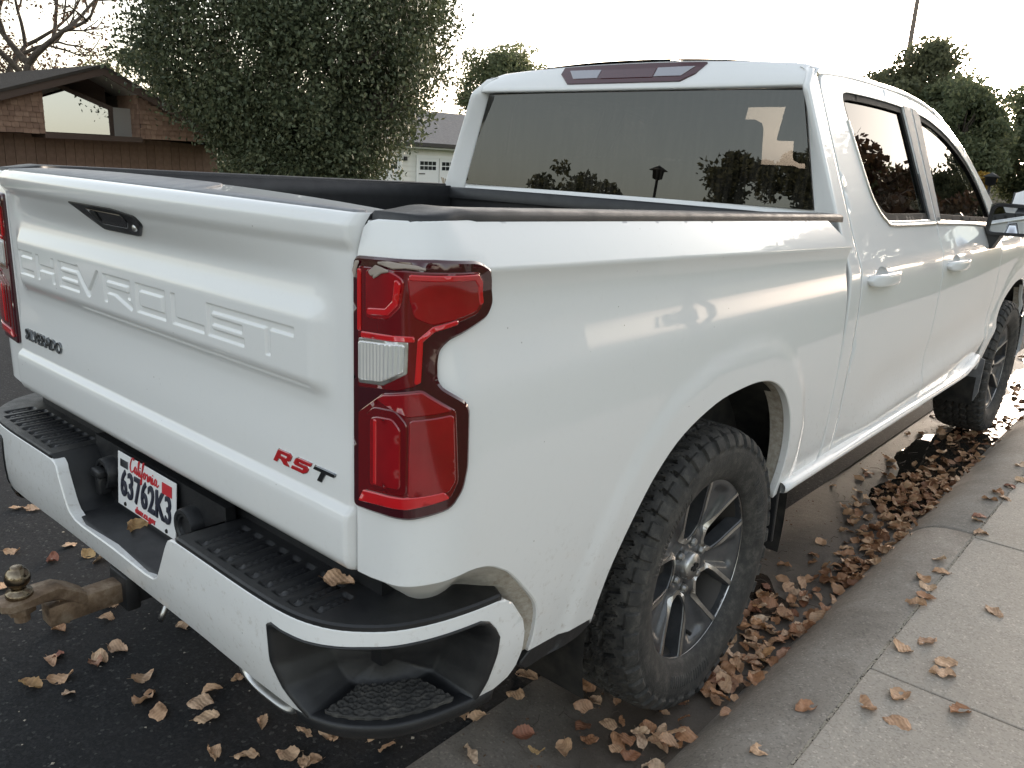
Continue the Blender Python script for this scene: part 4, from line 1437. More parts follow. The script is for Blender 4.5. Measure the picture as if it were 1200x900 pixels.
# sloping cheeks, well floor and back wall around the number plate
rows = []
for t in np.linspace(0, 1, 10):
    x, z = .335 - .075 * t ** .8, .7035 - .142 * t
    if t > .85:
        x -= .02 * (t - .85) / .15
    rows.append([(x, -.1085 + .004 * t, z), (x - .003, -.100, z), (x - .004, .0, z), (x - .004, .046, z)])
o = P_('notch_cheek', grid_mesh('notch_cheek', np.array(rows)), 'plastic', bumper)
mirror_x(o)
rows = []
for x in np.linspace(-.245, .245, 20):
    rows.append([(x, -.104, .545), (x, -.1025, .555), (x, -.092, .5605), (x, .0, .563), (x, .006, .57)])
P_('notch_floor', grid_mesh('notch_floor', np.array(rows)), 'plastic', bumper)
mb = MB()
mb.box((-.335, .006, .50), (.335, .03, .735))
mb.box((-.82, .046, .55), (.82, .075, .745))
mb.build('bumper_back', M['plastic'], bumper)
mb = MB()
mb.box((-.795, .05, .60), (.795, .09, .78))
mb.build('tailgate_gap', M['dark'], truck)
# near-black block stands in for a shaded recess on the left cheek
mb = MB()
mb.box((-.006, -.035, -.02), (.006, .035, .02), Matrix.Rotation(R_(-28), 3, 'Y'), (-.298, -.03, .632), bev=.005)
mb.build('recess_shade_block', M['gap'], bumper)
# corner steps: recessed black pockets with treads
pk_o = [(1.137, .4785), (1.1558, .5227), (1.1702, .5808), (1.1738, .6172), (1.1625, .6387), (1.145, .660), (1.1226, .6690), (1.028, .6675), (.96, .6665), (.8893, .6655), (.8332, .6623), (.7836, .6590), (.7238, .6600), (.697, .6640), (.6835, .6560), (.6905, .58), (.7152, .5297), (.752, .4937), (.772, .4785), (.80, .4765), (.86, .4735), (.96, .4715), (1.06, .4725)]
lp = np.array(densify(pk_o, .012))
rings = []
cen = np.array([.93, .545])
for k, off in ((0, -.004), (.015, .003), (.05, .0035), (.10, -.004), (.16, -.03), (.30, -.105), (.33, -.118)):
    q = lp + (cen - lp) * np.array([[k * .62, k * .72]])
    # the floor stays almost level
    low = sst(.50, .48, lp[:, 1])
    q[:, 1] = q[:, 1] * (1 - low) + (lp[:, 1] + .05 * k) * low
    rings.append(bumpmap(q[:, 0], q[:, 1], off))
endring = np.broadcast_to(bumpmap(np.array(.93), np.array(.565), -.122).reshape(1, 3), rings[0].shape)
rings.append(endring)
pocket = P_('corner_step', grid_mesh('corner_step', np.stack(rings), closed_v=True), 'plastic')
# black bottom lip
rows = []
for s in np.linspace(.735, 1.185, 60):
    k = min(1, (s - .735) / .04, (1.185 - s) / .04)
    k = max(k, 0) ** .5
    rows.append([bumpmap(np.array(s), np.array(zv), fo) for zv, fo in ((.4865, -.03), (.4865, -.004), (.482, .0035 * k), (.468, .005 * k), (.452, .001 * k), (.440, -.012), (.436, -.06))])
P_('step_lip', grid_mesh('step_lip', np.array(rows).reshape(60, 7, 3)), 'plastic', pocket)
# tread plate with a woven chevron relief
def tread(s, d):
    u, v = s * 1., d * 1.
    a = np.abs(((u / .036 + np.floor(v / .014) * .5) % 1) - .5) * 2
    b = ((v / .014 + a * .55) % 1)
    return .0045 * (1 - sst(.22, .34, np.abs(b - .5)))
def tmap(u, v, f):
    p = bumpmap(u, np.full(np.shape(u), .484), -v)
    p[..., 2] = .4865 + .02 * v / .1 + tread(u, v) + f
    return p
P_('tread_plate', panel_mesh('tread_plate', roundpoly([(.795, .016), (1.095, .016), (1.045, .095), (.85, .095)], .012), tmap, .0028, fold=.006, lip=.002, bh=.006), 'rubber', pocket)
mirror_x(pocket)

# ---- number plate
plate = MB()
plate.box((-.1535, -.0035, -.072), (.1535, 0, .072), bev=.0015)
plate_o = plate.build('number_plate', M['plate'], truck)
PX, PY, PZ, PT = -.022, -.006, .661, R_(-4)
def pl(me, x, z, dy=-.0045):
    me.transform(Matrix.Translation((x, dy, z)) @ Matrix.Rotation(R_(90), 4, 'X'))
    return me
def place_plate(o):
    o.data.transform(Matrix.Translation((PX, PY, PZ)) @ Matrix.Rotation(PT, 4, 'X'))
place_plate(plate_o)
def ptext(name, s, size, x, z, mt, sx=1., shear=0., bev=.0006, spacing=1.):
    o = P_(name, pl(text_mesh(name, s, size, .0008, bev, sx, shear, spacing=spacing), x, z), mt, plate_o)
    place_plate(o)
    return o
ptext('plate_number', '63762K3', .098, .002, -.010, 'ink', .72, bev=.0022, spacing=1.06)
ptext('plate_web_address', 'dmv.ca.gov', .024, 0, -.059, 'plate_red', 1.0)
# flowing state name: pen strokes
def stroke_word(strokes, x, z, s, r):
    mb = MB()
    for st_ in strokes:
        pts = smooth_poly(st_, 5)
        mb.tube([(x + u * s, -.0045, z + v * s) for u, v in pts], r, 5)
    return mb
W = [[(.62, .92), (.55, 1.05), (.35, 1.0), (.12, .6), (.08, .2), (.3, 0), (.62, .25)],
     [(.95, .45), (.80, .52), (.68, .25), (.78, .05), (.95, .25), (.98, .48), (.95, .15), (1.05, .02), (1.2, .3), (1.42, .95), (1.36, 1.05), (1.28, .8), (1.25, .15), (1.38, .02), (1.52, .45), (1.5, .1), (1.6, .02), (1.78, .35), (2.05, 1.05), (1.95, 1.05), (1.82, .4), (1.72, -.4), (1.62, -.42), (1.78, .1), (1.98, .18)],
     [(2.25, .46), (2.1, .45), (2.03, .2), (2.15, .03), (2.3, .2), (2.27, .44), (2.42, .36), (2.52, .48), (2.62, .38), (2.57, .08), (2.7, .02), (2.85, .45), (2.82, .05), (2.98, .42), (3.08, .45), (3.08, .08), (3.18, .03), (3.3, .45), (3.28, .08), (3.38, .02), (3.5, .2)],
     [(3.85, .42), (3.68, .48), (3.55, .2), (3.66, .03), (3.82, .22), (3.87, .46), (3.85, .12), (3.98, .03), (4.15, .2)], [(1.55, .62), (1.57, .66)], [(3.33, .62), (3.35, .66)]]
o = P_('plate_state_name', stroke_word(W, -.083, .036, .037, .0019).mesh('state_name', True), 'plate_red', plate_o)
place_plate(o)
mb = MB(); mb.box((.088, -.0052, .030), (.136, -.004, .058)); o = mb.build('registration_sticker', M['plate_red'], plate_o); place_plate(o)
mb = MB(); mb.box((-.136, -.0052, .036), (-.094, -.004, .056)); o = mb.build('month_sticker', M['badge_dark'], plate_o); place_plate(o)
mb = MB()
for x in (-.11, .11):
    mb.lathe([(0, -.0065), (.005, -.0060), (.006, -.0035)], 'y', (x, 0, -.062), 10)
o = mb.build('plate_screw', M['gap'], plate_o); place_plate(o)
# sockets beside the plate
def socket(x, z, r):
    s = MB()
    s.lathe([(0, -.016), (r * .55, -.016), (r * .6, -.022), (r * .72, -.022), (r * .8, -.026), (r, -.026), (r * 1.06, -.02), (r * 1.1, .008)], 'y', (x, 0, z), 28)
    o = s.build('trailer_socket', M['plastic'], bumper)
    soften(o, 40)
socket(.195, .650, .042)
socket(-.235, .655, .040)
mb = MB()
mb.box((-.262, -.045, .648), (-.212, -.018, .672), bev=.006)
mb.box((-.252, -.04, .600), (-.222, -.005, .65), bev=.006)
mb.build('socket_cover', M['plastic'], bumper, True)

# ---- hitch: receiver, shank, drawbar and ball
mb = MB()
mb.box((-.55, .06, .40), (.55, .12, .47))
mb.box((-.036, -.075, .405), (.036, .35, .478), bev=.006)
mb.box((-.047, -.105, .395), (.047, -.068, .488), bev=.008)
rec = mb.build('hitch_receiver', M['plastic'], truck, True)
soften(rec)
mb = MB()
mb.box((-.0255, -.27, .416), (.0255, -.04, .467), bev=.004)
dr = mb.build('drawbar', M['rust'], truck)
soften(dr, 30)
# cranked tongue
prof = []
for i, (y, z, hw, hh) in enumerate([(-.185, .455, .026, .020), (-.215, .478, .027, .020), (-.245, .497, .028, .018), (-.28, .500, .033, .014), (-.315, .499, .038, .011), (-.345, .498, .036, .011), (-.362, .498, .022, .010)]):
    prof.append([(hw * sx_, y, z + hh * sz_) for sx_, sz_ in ((1, -.7), (1, .7), (.8, 1), (-.8, 1), (-1, .7), (-1, -.7), (-.8, -1), (.8, -1))])
prof = [[tuple(np.mean(prof[0], 0))] * 8] + prof + [[tuple(np.mean(prof[-1], 0))] * 8]
soften(P_('tongue', grid_mesh('tongue', np.array(prof), closed_v=True), 'rust', dr), 40)
mb = MB()
mb.prism([(-.20, .47), (-.235, .488), (-.26, .42), (-.225, .405)], lambda u, v, d: (d, u, v), -.012, .012)
mb.build('gusset', M['rust'], dr)
mb = MB()
R0 = .0265
pr = [(0, .5825), (.010, .5822), (.0125, .5815)] + [(R0 * math.cos(a), .5545 + R0 * math.sin(a)) for a in np.linspace(R_(62), R_(-52), 12)] + [(.0150, .529), (.0165, .524), (.027, .522), (.0285, .512), (.0265, .509)]
mb.lathe(pr, 'z', (0, -.318, 0), 28)
P_('hitch_ball', mb.mesh('hitch_ball', True), 'ball', dr)
mb = MB()
mb.lathe([(.030, .487), (.030, .470), (.022, .468)], 'z', (0, -.318, 0), 6)
mb.lathe([(.0165, .470), (.0165, .448), (0, .446)], 'z', (0, -.318, 0), 16)
mb.build('ball_nut', M['rust'], dr)
mb = MB()
mb.tube([(.06, -.03, .44), (.10, -.03, .44), (.115, -.035, .43), (.118, -.05, .405), (.118, -.06, .385)], .007, 8)
mb.build('hitch_pin', M['satin'], rec, True)

# ---- exhaust tip, axle, frame and other underside
rows = []
for y, k in ((-.052, .80), (-.060, .92), (-.062, 1.0), (-.055, 1.03), (.30, 1.0)):
    rows.append([(.585 + .105 * k * math.copysign(abs(math.cos(a)) ** .7, math.cos(a)), y + .035 * math.sin(a) * .0, .447 + .036 * k * math.copysign(abs(math.sin(a)) ** .8, math.sin(a))) for a in np.linspace(0, 2 * math.pi, 40, False)])
inner_ = [[(x * .8 + .585 * .2, y + .20, z * .8 + .447 * .2) for x, y, z in rows[0]]]
P_('exhaust_tip', grid_mesh('exhaust_tip', np.array(inner_ + rows), closed_v=True), 'satin')
mb = MB()
mb.tube([(.585, .28, .447), (.60, .9, .50), (.58, 1.7, .44), (.5, 3.2, .42)], .035, 10)
mb.build('exhaust_pipe', M['rust'], truck, True)
mb = MB()
for s in sgn:
    mb.box((s * .50 - .04, .12, .48), (s * .50 + .04, 5.4, .62))
mb.box((-.78, .10, .62), (.78, 1.78, .84))
mb.box((-.60, .12, .46), (.45, .80, .62))
mb.box((-.60, 1.6, .40), (.60, 4.2, .66))
mb.box((-.80, 1.6, .52), (.80, 4.2, .66))
mb.box((-.70, 4.1, .45), (.70, 5.45, .95))
mb.build('chassis', M['dark'], truck)
mb = MB()
mb.tube([(-.78, 1.103, .417), (.78, 1.103, .417)], .055, 14)
mb.lathe([(0, -.15), (.10, -.13), (.15, -.05), (.15, .05), (.10, .13), (0, .15)], 'y', (.0, 1.103, .417), 20)
mb.tube([(-.78, 4.85, .40), (.78, 4.85, .40)], .045, 10)
mb.build('axle', M['dark'], truck, True)
mb = MB()
for s in sgn:
    mb.tube([(s * .62, .35, .56), (s * .62, .75, .46), (s * .62, 1.103, .40), (s * .62, 1.5, .44), (s * .62, 1.85, .54)], .03, 6)
mb.build('leaf_spring', M['dark'], truck)
mb = MB()
mb.lathe([(.16, -.09), (.34, -.10), (.385, -.06), (.385, .06), (.34, .10), (.16, .09)], 'z', (0, .55, .60), 30)
mb.build('spare_wheel', M['rubber'], truck, True)
# splash guards
mb = MB()
mb.box((.74, 1.520, .37), (.980, 1.534, .64), Matrix.Rotation(R_(0), 3, 'X'), bev=.004)
o = mb.build('splash_guard', M['plastic'], truck)
mirror_x(o)
mb = MB()
mb.prism([(.74, .30), (.955, .30), (.975, .36), (.985, .56), (.74, .62)], lambda u, v, d: (u, d + (v - .45) * -.25, v), 4.285, 4.297)
o = mb.build('splash_guard', M['plastic_grey'], truck)  # paler than the rear guard, reflected light put into its grey
mirror_x(o)

# ---- wheels
WN = 5
def slot_poly(k):
    a = R_(28 - 72 * k)
    loc = [(.099, -.013), (.125, -.044), (.165, -.050), (.285, -.056), (.291, -.03), (.293, 0), (.291, .03), (.285, .056), (.165, .050), (.125, .044), (.099, .013)]
    loc = [(r * .905, w) for r, w in loc]
    return [(r * math.cos(a) - w * math.sin(a), r * math.sin(a) + w * math.cos(a)) for r, w in loc]
XF = .942                           # wheel face
def face_h(u, v):
    r = np.hypot(u, v)
    th = np.arctan2(v, u)
    dish = pw(r, [0, .05, .075, .10, .16, .22, .255, .27], [-.034, -.034, -.034, -.030, -.018, -.007, .0, .002])
    d = ((np.degrees(th) - 28) % 72)
    mid = 1 - sst(6, 15, np.abs(d - 36))
    groove = -.016 * mid * sst(.085, .12, r) * (1 - sst(.225, .25, r))
    lug = np.zeros_like(r)
    for k in range(6):
        a = R_(20 + 60 * k)
        dl = np.hypot(u - .070 * math.cos(a), v - .070 * math.sin(a))
        lug = lug - .014 * (1 - sst(.013, .019, dl))
    return dish + groove + lug
def wmap(u, v, f):
    return np.stack([XF + face_h(u, v) + f, u, v], -1)
def circ2(r, n=90):
    return [(r * math.cos(a), r * math.sin(a)) for a in np.linspace(0, 2 * math.pi, n, False)]
SL_ = [roundpoly(slot_poly(k), .006, 2) for k in range(WN)]
wheel = ob('wheel', mesh_np('wheel_hub', np.array([(0, 0, 0), (.001, 0, 0), (0, .001, 0)]), np.array([(0, 1, 2)], np.int32)), M['dark'], truck)
bpy.data.meshes.remove(wheel.data)
# the wheel part itself carries the hub drum and disc brake
mb = MB()
mb.lathe([(0, .86), (.15, .86), (.17, .855), (.17, .82), (0, .82)], 'x', n=36)
mb.lathe([(.06, .90), (.165, .845), (.165, .835)], 'x', n=36)
mb.box((.80, .09, -.07), (.865, .19, .09), bev=.015)
wheel = mb.build('wheel', M['iron'], truck, True)
soften(wheel)
rim = P_('rim', panel_mesh('rim_face', circ2(.268), wmap, .0075, SL_, fold=.045, lip=.004, bh=.008), 'wheel_dark', wheel)
def trim_line(polys, name):
    Vs, n0 = [], 0
    Fs = []
    for lp in polys:
        out, inn = lp
        a, b = np.array(out), np.array(inn)
        n = len(a)
        A0, A1 = wmap(a[:, 0], a[:, 1], -.002), wmap(a[:, 0], a[:, 1], .0025)
        B1, B0 = wmap(b[:, 0], b[:, 1], .0025), wmap(b[:, 0], b[:, 1], -.004)
        Vs += [A0, A1, B1, B0]
        i = np.arange(n); j = (i + 1) % n
        for k in range(3):
            Fs.append(np.stack([n0 + k * n + i, n0 + (k + 1) * n + i, n0 + (k + 1) * n + j, n0 + k * n + j], 1))
        n0 += 4 * n
    return mesh_np(name, np.concatenate(Vs), np.concatenate(Fs).astype(np.int32), False)
polys = []
for q in SL_:
    d = densify(q, .006)
    polys.append((inset(d, -.0125), inset(d, -.0005)))
P_('machined_edge', trim_line(polys, 'machined_edge'), 'wheel_bright', wheel)
mb = MB()
mb.lathe([(.272, XF + .004), (.276, XF + .009), (.270, XF + .011), (.264, XF + .006), (.262, XF - .004)], 'x', n=96)
P_('rim_flange', mb.mesh('rim_flange', True), 'wheel_bright', wheel)
mb = MB()
mb.lathe([(.272, XF + .004), (.262, XF - .02), (.246, XF - .05), (.235, XF - .12), (.24, XF - .22), (.262, XF - .232)], 'x', n=72)
P_('barrel', mb.mesh('barrel', True), 'iron', wheel)
mb = MB()
mb.lathe([(.041, XF - .034), (.040, XF - .020), (.036, XF - .014), (0, XF - .012)], 'x', n=40)
P_('centre_cap', mb.mesh('centre_cap', True), 'satin', wheel)
mb = MB()
bw = lambda u, v, d: (d, u, v)
mb.prism([(-.019, -.004), (-.006, -.004), (-.005, -.012), (.007, -.012), (.006, -.004), (.019, -.004), (.021, .005), (.008, .005), (.007, .013), (-.005, .013), (-.004, .005), (-.017, .005)], bw, XF - .014, XF - .009)
mb.build('cap_emblem', M['gap'], wheel)
mb = MB()
mb.lathe([(.0115, XF - .05), (.0115, XF - .030), (.009, XF - .022), (0, XF - .021)], 'x', (0, .070 * math.cos(R_(20)), .070 * math.sin(R_(20))), 12)
nut = mb.mesh('lug_nut', False)
for k in range(6):
    o = P_('lug_nut', nut, 'satin', wheel)
    o.rotation_euler.x = R_(60 * k)
mb = MB()
mb.tube([(XF - .05, .02, -.215), (XF - .018, .02, -.222), (XF - .008, .02, -.224)], .006, 8)
mb.build('valve', M['gap'], wheel, True)
# tyre: all-terrain tread as real relief
NA, prof_t = 1080, []
# (radius, x) across the section, outer sidewall to inner sidewall
SEC = [(.262, .945), (.270, .957), (.285, .966), (.315, .978), (.345, .981), (.372, .976), (.392, .966), (.403, .955), (.4095, .944), (.4135, .930), (.4155, .90), (.416, .84), (.4155, .78), (.4135, .75), (.4095, .736), (.403, .725), (.392, .714), (.372, .704), (.345, .699), (.315, .702), (.285, .714), (.262, .735)]
sc_ = np.array(smooth_poly(SEC, 5))
# resample by arc length
al = np.r_[0, np.cumsum(np.hypot(*np.diff(sc_, axis=0).T))]
NS = 112
sl = np.linspace(0, al[-1], NS)
rr_, xx_ = np.interp(sl, al, sc_[:, 0]), np.interp(sl, al, sc_[:, 1])
th = np.linspace(0, 2 * math.pi, NA, False)
TH, XX = np.meshgrid(th, xx_, indexing='ij')
_, RR = np.meshgrid(th, rr_, indexing='ij')
def saw(x):
    return np.abs((x % 1) - .5) * 2
N_B = 42
w_ = (XX - .84) / .104            # -1..1 across the tread
ph = TH / (2 * math.pi) * N_B
zig = .16 * np.sign(np.sin(ph * math.pi * 2)) * 1.0
zg = .10 * (saw(ph * 1.0) - .5)
g = np.zeros_like(RR)
on = sst(.375, .398, RR)
for c in (-.56, -.18, .18, .56):
    g = np.maximum(g, 1 - sst(.04, .06, np.abs(w_ - c - zg)))
row = np.floor((w_ - zg + .94) / .38)
lat = ph + .37 * row + .45 * w_ * np.where(row % 2 == 0, 1, -1)
g = np.maximum(g, 1 - sst(.085, .115, np.abs(((lat) % 1) - .5)))
sipe = (1 - sst(.03, .05, np.abs(((lat * 3 + .3 * np.sin(w_ * 30)) % 1) - .5))) * .35
g = np.maximum(g, sipe * (np.abs(w_) < .9))
# shoulder lugs run down the sidewall
shl = sst(.362, .372, RR) * (1 - sst(.398, .404, RR))
lug2 = (1 - sst(.17, .21, np.abs(((ph + .2 * np.sign(XX - .84)) % 1) - .5)))
cut = .0125 * g * sst(.398, .405, RR)
nrm_r = np.gradient(-xx_, sl)
H = -cut + shl * (.0085 * (1 - lug2) * 1.0 - .002)
# raised ribs and a band of raised block marks on the sidewall
band = sst(.303, .306, RR) * (1 - sst(.330, .333, RR))
ang = np.degrees(TH)
marks = ((ang % 120) < 42) * (saw(TH * 150 / (2 * math.pi) * 1.0) > .45)
H = H + .0016 * band * marks + .0012 * (1 - sst(.001, .002, np.abs(RR - .352))) + .0014 * (1 - sst(.001, .002, np.abs(RR - .290)))
# normal in the (r, x) section
dr = np.gradient(rr_, sl); dx = np.gradient(xx_, sl)
nr, nx = -dx, dr
s_ = np.sign((nr * (rr_ - .34) + nx * (xx_ - .84)))
nr, nx = nr * s_, nx * s_
Rf = RR + H * nr[None, :]
Xf = XX + H * nx[None, :]
Rf += -.0 * TH
# slight bulge and flat where the tyre stands
down = np.exp(-((TH - 1.5 * math.pi) / .16) ** 2)
Pt = np.stack([Xf + .010 * down * np.sign(Xf - .84) * np.exp(-((Rf - .375) / .03) ** 2), Rf * np.cos(TH), Rf * np.sin(TH)], -1)
Pt[..., 2] = np.maximum(Pt[..., 2], -.4172)
tyre_me = grid_mesh('tyre', Pt, closed_u=True, smooth=False)
P_('tyre', tyre_me, 'rubber', wheel)
wheel.location = (0, 1.103, .417)
def copy_wheel(loc, sx, rx):
    c = wheel.copy()
    COL.objects.link(c)
    c.parent = truck
    c.location = loc
    c.scale = (sx, 1, 1)
    for ch in wheel.children:
        d = ch.copy()
        COL.objects.link(d)
        d.parent = c
        if ch.name != 'tyre':
            d.rotation_euler.x += rx
    c.rotation_euler.x = 0
copy_wheel((0, 4.85, .417), 1, R_(-9))
copy_wheel((0, 1.103, .417), -1, R_(20))
copy_wheel((0, 4.85, .417), -1, R_(50))
# ------------------------------------------------------------------ ground, road, kerb, pavement
def terrain(x):
    x = np.asarray(x, float)
    left = np.where(x < -3.2, (x + 3.2) * .046, 0)
    left = np.where(x < -26, -.046 * 22.8 - (-26 - x) * .006, left)
    right = np.where(x > 1.36, .12 + (x - 1.36) * .012, 0)
    right = np.where(x > 14, .12 + 12.64 * .012, right)
    return left + right
def sheet(name, xs, ys, zf, mt, kind='structure', **k):
    X, Y = np.meshgrid(np.asarray(xs, float), np.asarray(ys, float), indexing='ij')
    return ob(name, grid_mesh(name, np.stack([X, Y, zf(X, Y)], -1)), M[mt], None, kind=kind, **k)
far = [-1500, -400, -150, -60, -26, -14, -11.2, -9, -6, -3.2, 0, .5, 1.34, 1.37, 1.5, 3, 8, 14, 60, 200, 1500]
fy_ = [-1500, -500, -150, -60, -20, 0, 20, 60, 150, 500, 1500]
sheet('ground', far, fy_, lambda x, y: np.where(x < 1.36, terrain(np.minimum(x, 1.2)), terrain(x)) - .05, 'grass_ground')
RX0, RX1 = -8.95, .585
sheet('road', np.r_[np.linspace(RX0, -3.2, 8), np.linspace(-3, RX1, 8)], np.r_[-120, -40, np.linspace(-12, 40, 27), 80, 160], lambda x, y: terrain(x), 'asphalt')
# gutter pan: uneven concrete that dips towards the kerb
gy = np.r_[-120, -40, np.linspace(-6, 12, 181), 20, 40, 80, 160]
gx = np.linspace(.585, 1.075, 12)
def gz(x, y):
    n = .0035 * np.sin(y * 2.1 + x * 3) + .003 * np.sin(y * 5.3 - x * 7) + .002 * np.sin(y * 11.7 + x * 13)
    return .004 - .016 * sst(.60, 1.0, x) + n * sst(.60, .72, x) - .010 * sst(2.6, 3.6, y)
sheet('gutter', gx, gy, gz, 'gutter')
KP = [(1.045, -.06), (1.052, -.012), (1.070, .006), (1.092, .030), (1.122, .062), (1.165, .092), (1.215, .110), (1.275, .119), (1.335, .1215), (1.342, .116), (1.342, -.05)]
kerb = ob('kerb', grid_mesh('kerb_base', np.array([[(x - .0, y, z - .012) for x, z in KP] for y in (-120., 160.)]), smooth=False), M['joint'], None, kind='structure')
ksec = grid_mesh('kerb_section', np.array([[(x, y, z - d) for x, z in smooth_poly(KP[1:10], 3)] for y, d in ((.006, .008), (.012, .002), (.02, 0), (.8, 0), (1.6, 0), (2.4, 0), (3.02, 0), (3.028, .002), (3.034, .008))]))
ksec.materials.append(M['kerb'])
for k in range(-4, 18):
    o = ob('kerb_section', ksec, None, kerb)
    o.location = (0, 2.75 + 3.04 * k, 0)
slab0 = MB().box((0, 0, -.08), (1.46, 1.247, 0), bev=.004).mesh('slab')
slab0.materials.append(M['walk'])
walk = ob('sidewalk', grid_mesh('sidewalk_base', np.array([[(x, y, float(terrain(x)) - .012) for x in (1.342, 2.87)] for y in (-120., 160.)])), M['joint'], None, kind='structure')
for k in range(-5, 44):
    o = ob('slab', slab0, None, walk)
    o.location = (1.3495, 1.46 + 1.256 * k - .0, .1215 + .001 * ((k * 37) % 3))
    o.rotation_euler = (0, -math.atan(.012), R_(1.2) * 0)
# opposite side
okp = [(-8.94, -.285), (-8.97, -.15), (-9.0, -.135), (-9.12, -.135), (-9.125, -.2)]
ob('far_kerb', grid_mesh('far_kerb', np.array([[(x, y, z) for x, z in okp] for y in (-120., 160.)]), smooth=False), M['walk'], None, kind='structure')
sheet('far_sidewalk', [-10.6, -9.13], [-120, 160], lambda x, y: terrain(x) + .115, 'walk')
sheet('driveway', [-17.4, -14, -10.7], [3.0, 8.4], lambda x, y: terrain(x) + .05, 'walk')
# puddle in the gutter by the front wheel, wet patch beside the rear one
sheet('puddle', [.62, 1.09], [2.95, 9.5], lambda x, y: -.0125 + 0 * x, 'water')
wet_o = smooth_poly([(.83, 1.62), (.90, 1.66), (.965, 1.74), (.95, 1.86), (.88, 1.90), (.80, 2.00), (.74, 1.95), (.78, 1.80), (.76, 1.70)], 4, True)
ob('wet_patch', panel_mesh('wet_patch', wet_o, lambda u, v, f: np.stack([u, v, gz(u, v) + .0035 + f], -1), .03, fold=0), M['wet'], None, kind='structure')

# ------------------------------------------------------------------ fallen leaves
def leaf_mesh(i):
    r = np.random.default_rng(100 + i)
    L, Wd = 1.0, r.uniform(.52, .74)
    nu, nv = 13, 7
    ph = r.uniform(0, 6.28, 6)
    cr = r.uniform(.015, .055)
    P = np.zeros((nu, nv, 3))
    curl, cup, twist = r.uniform(-.5, .7), r.uniform(-.15, .75), r.uniform(-.6, .6)
    saw_ = r.uniform(.01, .07)
    bend = r.uniform(-.25, .25)
    for a in range(nu):
        t = a / (nu - 1)
        w0 = Wd * .5 * (math.sin(math.pi * min(1, t ** .8 * .97 + .015)) ** .75) * (1 + saw_ * (1 if a % 2 else -1))
        if a == nu - 1:
            w0 = .01
        for b in range(nv):
            s = (b / (nv - 1) - .5) * 2
            y = s * w0
            ry = twist * (t - .5)
            z = cup * abs(s) ** 1.6 * w0 * .9 + .02 * (abs(s) > .9) * math.sin(a * 2.4 + i) + curl * (t - .5) ** 2 + cr * (math.sin(t * 7.5 + s * 2.6 + ph[0]) + .8 * math.sin(t * 13 - s * 4.2 + ph[1])) * (.4 + abs(s)) + .010 * abs(s) * (1 if a % 2 else -1) * (.5 + .5 * math.sin(ph[2]))
            P[a, b] = ((t - .5) * L * (1 - .15 * abs(curl)), y * math.cos(ry) + bend * (t - .5) ** 2, z + y * math.sin(ry))
    P[..., 2] -= np.percentile(P[..., 2], 12)
    me = grid_mesh('leaf', P)
    V = np.zeros((len(me.vertices), 3), np.float32).ravel()
    me.vertices.foreach_get('co', V)
    base = V.reshape(-1, 3)
    # stalk
    k = len(base)
    e = P[0, nv // 2]
    st = np.array([e + (0, .008, 0), e - (0, .008, 0), e + (-.16, .01 + bend * .2, .03), e + (-.16, -.002 + bend * .2, .03)])
    F = [tuple(p.vertices) for p in me.polygons] + [(k, k + 1, k + 3, k + 2)]
    bpy.data.meshes.remove(me)
    return mesh_np('leaf', np.concatenate([base, st]), F)
LEAF = [leaf_mesh(i) for i in range(22)]
for me in LEAF:
    me.materials.append(M['leaf'])
LEAF_P = []
for me in LEAF:
    c = me.copy()
    c.materials.clear()
    c.materials.append(M['leaf_pile'])
    LEAF_P.append(c)
lr = np.random.default_rng(11)
def put_leaf(x, y, z, size=None, label='', group='', meshes=LEAF, tilt=.25, idx=None, rz=None):
    me = meshes[lr.integers(len(meshes)) if idx is None else idx]
    o = bpy.data.objects.new('fallen_leaf', me)
    s = size or lr.uniform(.05, .08)
    o.location = (x, y, z)
    o.scale = (s, s, s)
    o.rotation_euler = (lr.normal(0, tilt), lr.normal(0, tilt), lr.uniform(0, 6.28) if rz is None else rz)
    COL.objects.link(o)
    tag(o, label, 'leaf', group)
    return o
ASP = [(-1.304, 0.047), (-1.144, 0.128), (-1.22, 0.218), (-1.68, 0.22), (-1.099, 0.234), (-1.027, 0.251), (-0.7, 0.146), (-0.619, 0.1), (-0.653, -0.034), (-0.512, -0.094), (-0.497, -0.116), (-0.414, -0.008), (-0.423, 0.047), (-0.399, -0.029), (-0.42, -0.201), (-0.388, -0.129), (-0.307, -0.142), (-0.231, 0.033), (-0.137, -0.004), (-0.051, -0.006), (-0.012, 0.094), (0.057, 0.076), (0.179, 0.168), (-0.037, 0.139), (0.295, 0.225), (-0.709, 0.153), (0.264, 0.072), (0.334, 0.145), (0.388, 0.159), (0.198, 0.015), (-0.032, 0.239), (-1.047, -0.067), (-0.906, -0.097), (-0.408, 0.245), (0.579, 0.59), (0.491, 0.34), (0.438, 0.352), (0.559, 0.834), (0.331, 0.275), (0.356, 0.285), (0.4, 0.171), (0.53, 0.582), (-1.707, 0.19), (-1.648, 0.242)]
GUT = [(0.674, 0.471), (0.724, 0.625), (0.838, 0.659), (0.78, 0.879), (0.791, 0.599), (0.597, 0.74), (0.958, 0.896), (1.015, 0.928), (1.026, 0.877), (0.947, 0.86), (0.992, 0.876), (0.981, 1.228), (0.987, 1.295), (1.008, 1.232)]
for i, (x, y) in enumerate(ASP):
    put_leaf(x, y, .004, None, 'dry tan leaf on the black asphalt ' + ('to the left, beyond the tow ball' if x < -.8 else 'beside and behind the tow ball' if x < -.45 else 'in the middle cluster right of the tow ball' if x < -.1 else 'near the bumper corner step'), 'leaves on the asphalt')
for x, y in GUT:
    put_leaf(x, y, .012, None, 'dry brown leaf on the bare gutter concrete by the rear tyre', 'leaves by the rear wheel')
